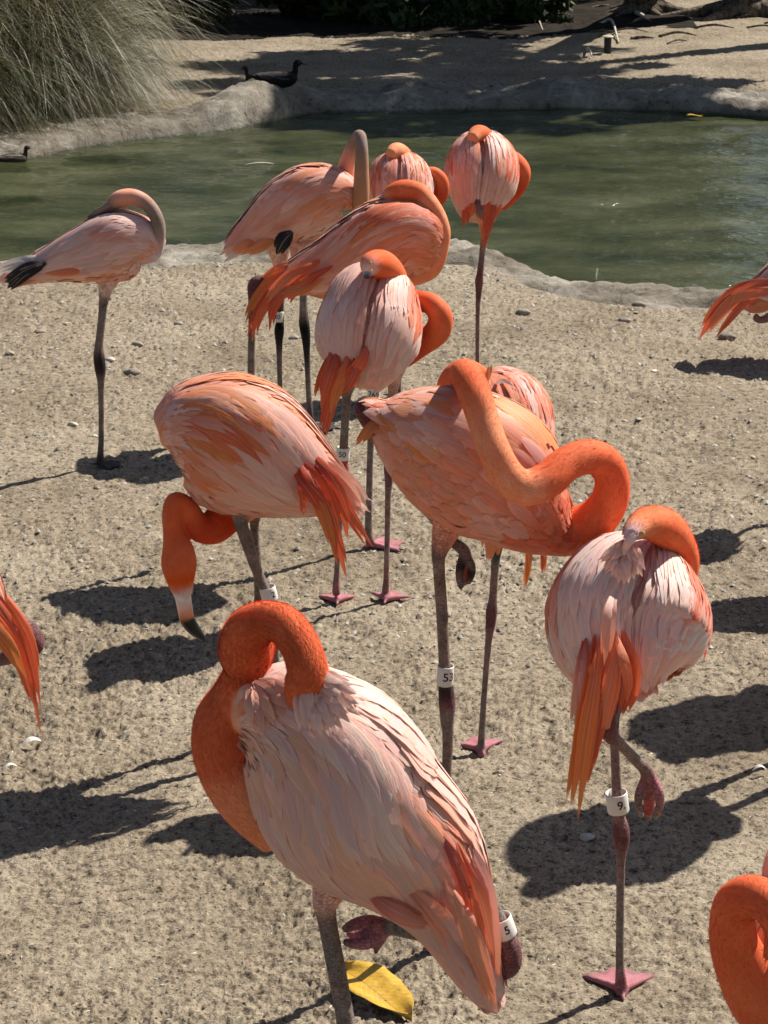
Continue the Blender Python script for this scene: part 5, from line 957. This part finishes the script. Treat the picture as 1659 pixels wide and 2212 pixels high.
# fallen leaves
def fallen_leaf(uvs_, z_, m_, lab, curl=.012, thick=.0012):
    """outline given as base, tip and half width in metres"""
    (u0, v0), (u1, v1), hw = uvs_; A_ = gnd(u0, v0, z_); B_ = gnd(u1, v1, z_); ax = B_ - A_; L = np.linalg.norm(ax); ax /= L; sd_ = np.cross((0, 0, 1.), ax)
    V = []; n_ = 14; wp = [0.02, .42, .72, .9, .98, 1, 1, .97, .92, .84, .72, .56, .34, .02]
    for i in range(n_):
        t = i / (n_ - 1)
        for j in range(7):
            s_ = (j - 3) / 3; h = curl * (abs(s_) ** 1.6) + .006 * math.sin(t * 5 + s_) + .01 * t * t * (s_ > 0) - (.002 if j == 3 else 0)
            V.append(A_ + ax * L * t + sd_ * hw * wp[i] * s_ * (1 + .03 * math.sin(i * 2.1 + j)) + np.array((0, 0, h + .004)))
    V = np.array(V); i0 = (np.arange(n_ - 1)[:, None] * 7 + np.arange(6)[None]).reshape(-1); F = np.stack((i0, i0 + 1, i0 + 8, i0 + 7), 1)
    o_ = V[:1].copy()[0]; me = mesh_np('fallen_leaf', V - o_, F, True, m_, None, np.stack((np.tile(np.linspace(0, 1, 7), n_), np.repeat(np.linspace(0, 1, n_), 7)), 1)); o = obj('fallen_leaf', me, None, o_)
    so = o.modifiers.new('thickness', 'SOLIDIFY'); so.thickness = thick; tag(o, lab, 'leaf'); return o
m, n, l, p = mat('yellow_leaf', .38, .45)
uv = n.new('ShaderNodeUVMap'); sx = n.new('ShaderNodeSeparateXYZ'); l.new(uv.outputs[0], sx.inputs[0]); ab = math_n(n, l, 'ABSOLUTE', math_n(n, l, 'SUBTRACT', sx.outputs[0], .5))
tc = n.new('ShaderNodeTexCoord'); nz = N(n, 'ShaderNodeTexNoise', i_Scale=55.0, i_Detail=5.0, i_Roughness=.65); l.new(tc.outputs['Object'], nz.inputs[0])
bs = ramp(n, l, nz.outputs[0], [(.30, (.10, .06, .025)), (.36, (.40, .23, .025)), (.6, (.52, .31, .035)), (.75, (.58, .41, .13))])
c = mixc(n, l, bs, (.34, .2, .04), math_n(n, l, 'LESS_THAN', ab, .02))
wv = n.new('ShaderNodeCombineXYZ'); l.new(math_n(n, l, 'SUBTRACT', math_n(n, l, 'MULTIPLY', sx.outputs[1], 14.0), math_n(n, l, 'MULTIPLY', ab, 9.0)), wv.inputs[0])
ve = math_n(n, l, 'LESS_THAN', math_n(n, l, 'FRACT', math_n(n, l, 'SUBTRACT', math_n(n, l, 'MULTIPLY', sx.outputs[1], 14.0), math_n(n, l, 'MULTIPLY', ab, 9.0))), .1)
c = mixc(n, l, c, (.7, .5, .14), math_n(n, l, 'MULTIPLY', ve, .35)); l.new(c, p.inputs['Base Color'])
nl = N(n, 'ShaderNodeTexNoise', i_Scale=14.0, i_Detail=5.0, i_Roughness=.7); l.new(tc.outputs['Object'], nl.inputs[0])
b = N(n, 'ShaderNodeBump', i_Strength=.5, i_Distance=.003); l.new(nz.outputs[0], b.inputs['Height']); l.new(b.outputs[0], p.inputs['Normal'])
fallen_leaf(((738, 2098), (890, 2204), .055), .004, m, 'big glossy yellow leaf on the sand by the nearest leg', .014)
fallen_leaf(((1482, 250), (1518, 253), .028), WATER + .022, m, 'yellow leaf floating on the pond near the far rim', .004, .0008)
# loose white feathers
m, n, l, p = mat('loose_white_feather', .6, .2); M_wf = m
nz = N(n, 'ShaderNodeTexNoise', i_Scale=50.0); l.new(ramp(n, l, nz.outputs[0], [(.3, (.6, .56, .5)), (.6, (.8, .78, .74))]), p.inputs['Base Color'])
def loose(u, v, z_, L, a, el, lab, W=.012):
    q = gnd(u, v, z_); t = np.linspace(0, 1, 7)[:, None]; d = np.array((math.cos(a) * math.cos(el), math.sin(a) * math.cos(el), math.sin(el)))
    P = q + d * L * t + np.array((0, 0, .006)) + np.array((0, 0, .012)) * np.sin(t * 3.1); Nn = nrm(np.tile(np.array((0.1, -math.sin(el) - .05, math.cos(el))), (7, 1)))
    g_ = feather_geo(P, Nn, W, 'round', WHITE, WHITE); o = obj('loose_feather', mesh_np('loose_feather', g_[0] - q, g_[1], True, M_feather, g_[2], g_[3]), None, q); tag(o, lab, 'feather')
loose(48, 1615, 0, .05, .5, .05, 'white feather scrap on the sand at the left below the orange plumes', .02)
loose(1288, 606, -.06, .055, 1.2, 1.3, 'small white feather standing up on the rim at the edge of the water')
loose(1640, 880 + 300, 0, .03, .2, .05, 'tiny pale feather on the open sand at the right edge')
loose(955, 1392, 0, .02, .2, .05, 'tiny white feather scrap behind the banded leg')
loose(5, 1670, 0, .04, .6, .05, 'pale feather scrap at the left edge beside a neck shadow')
loose(1665 - 40, 2230 - 560, 0, .035, .1, .05, 'narrow white feather right of the raised foot')
loose(530, 357, WATER, .20, .12, 0.0, 'white feather sliver floating on the water left of the high brown neck', .014)
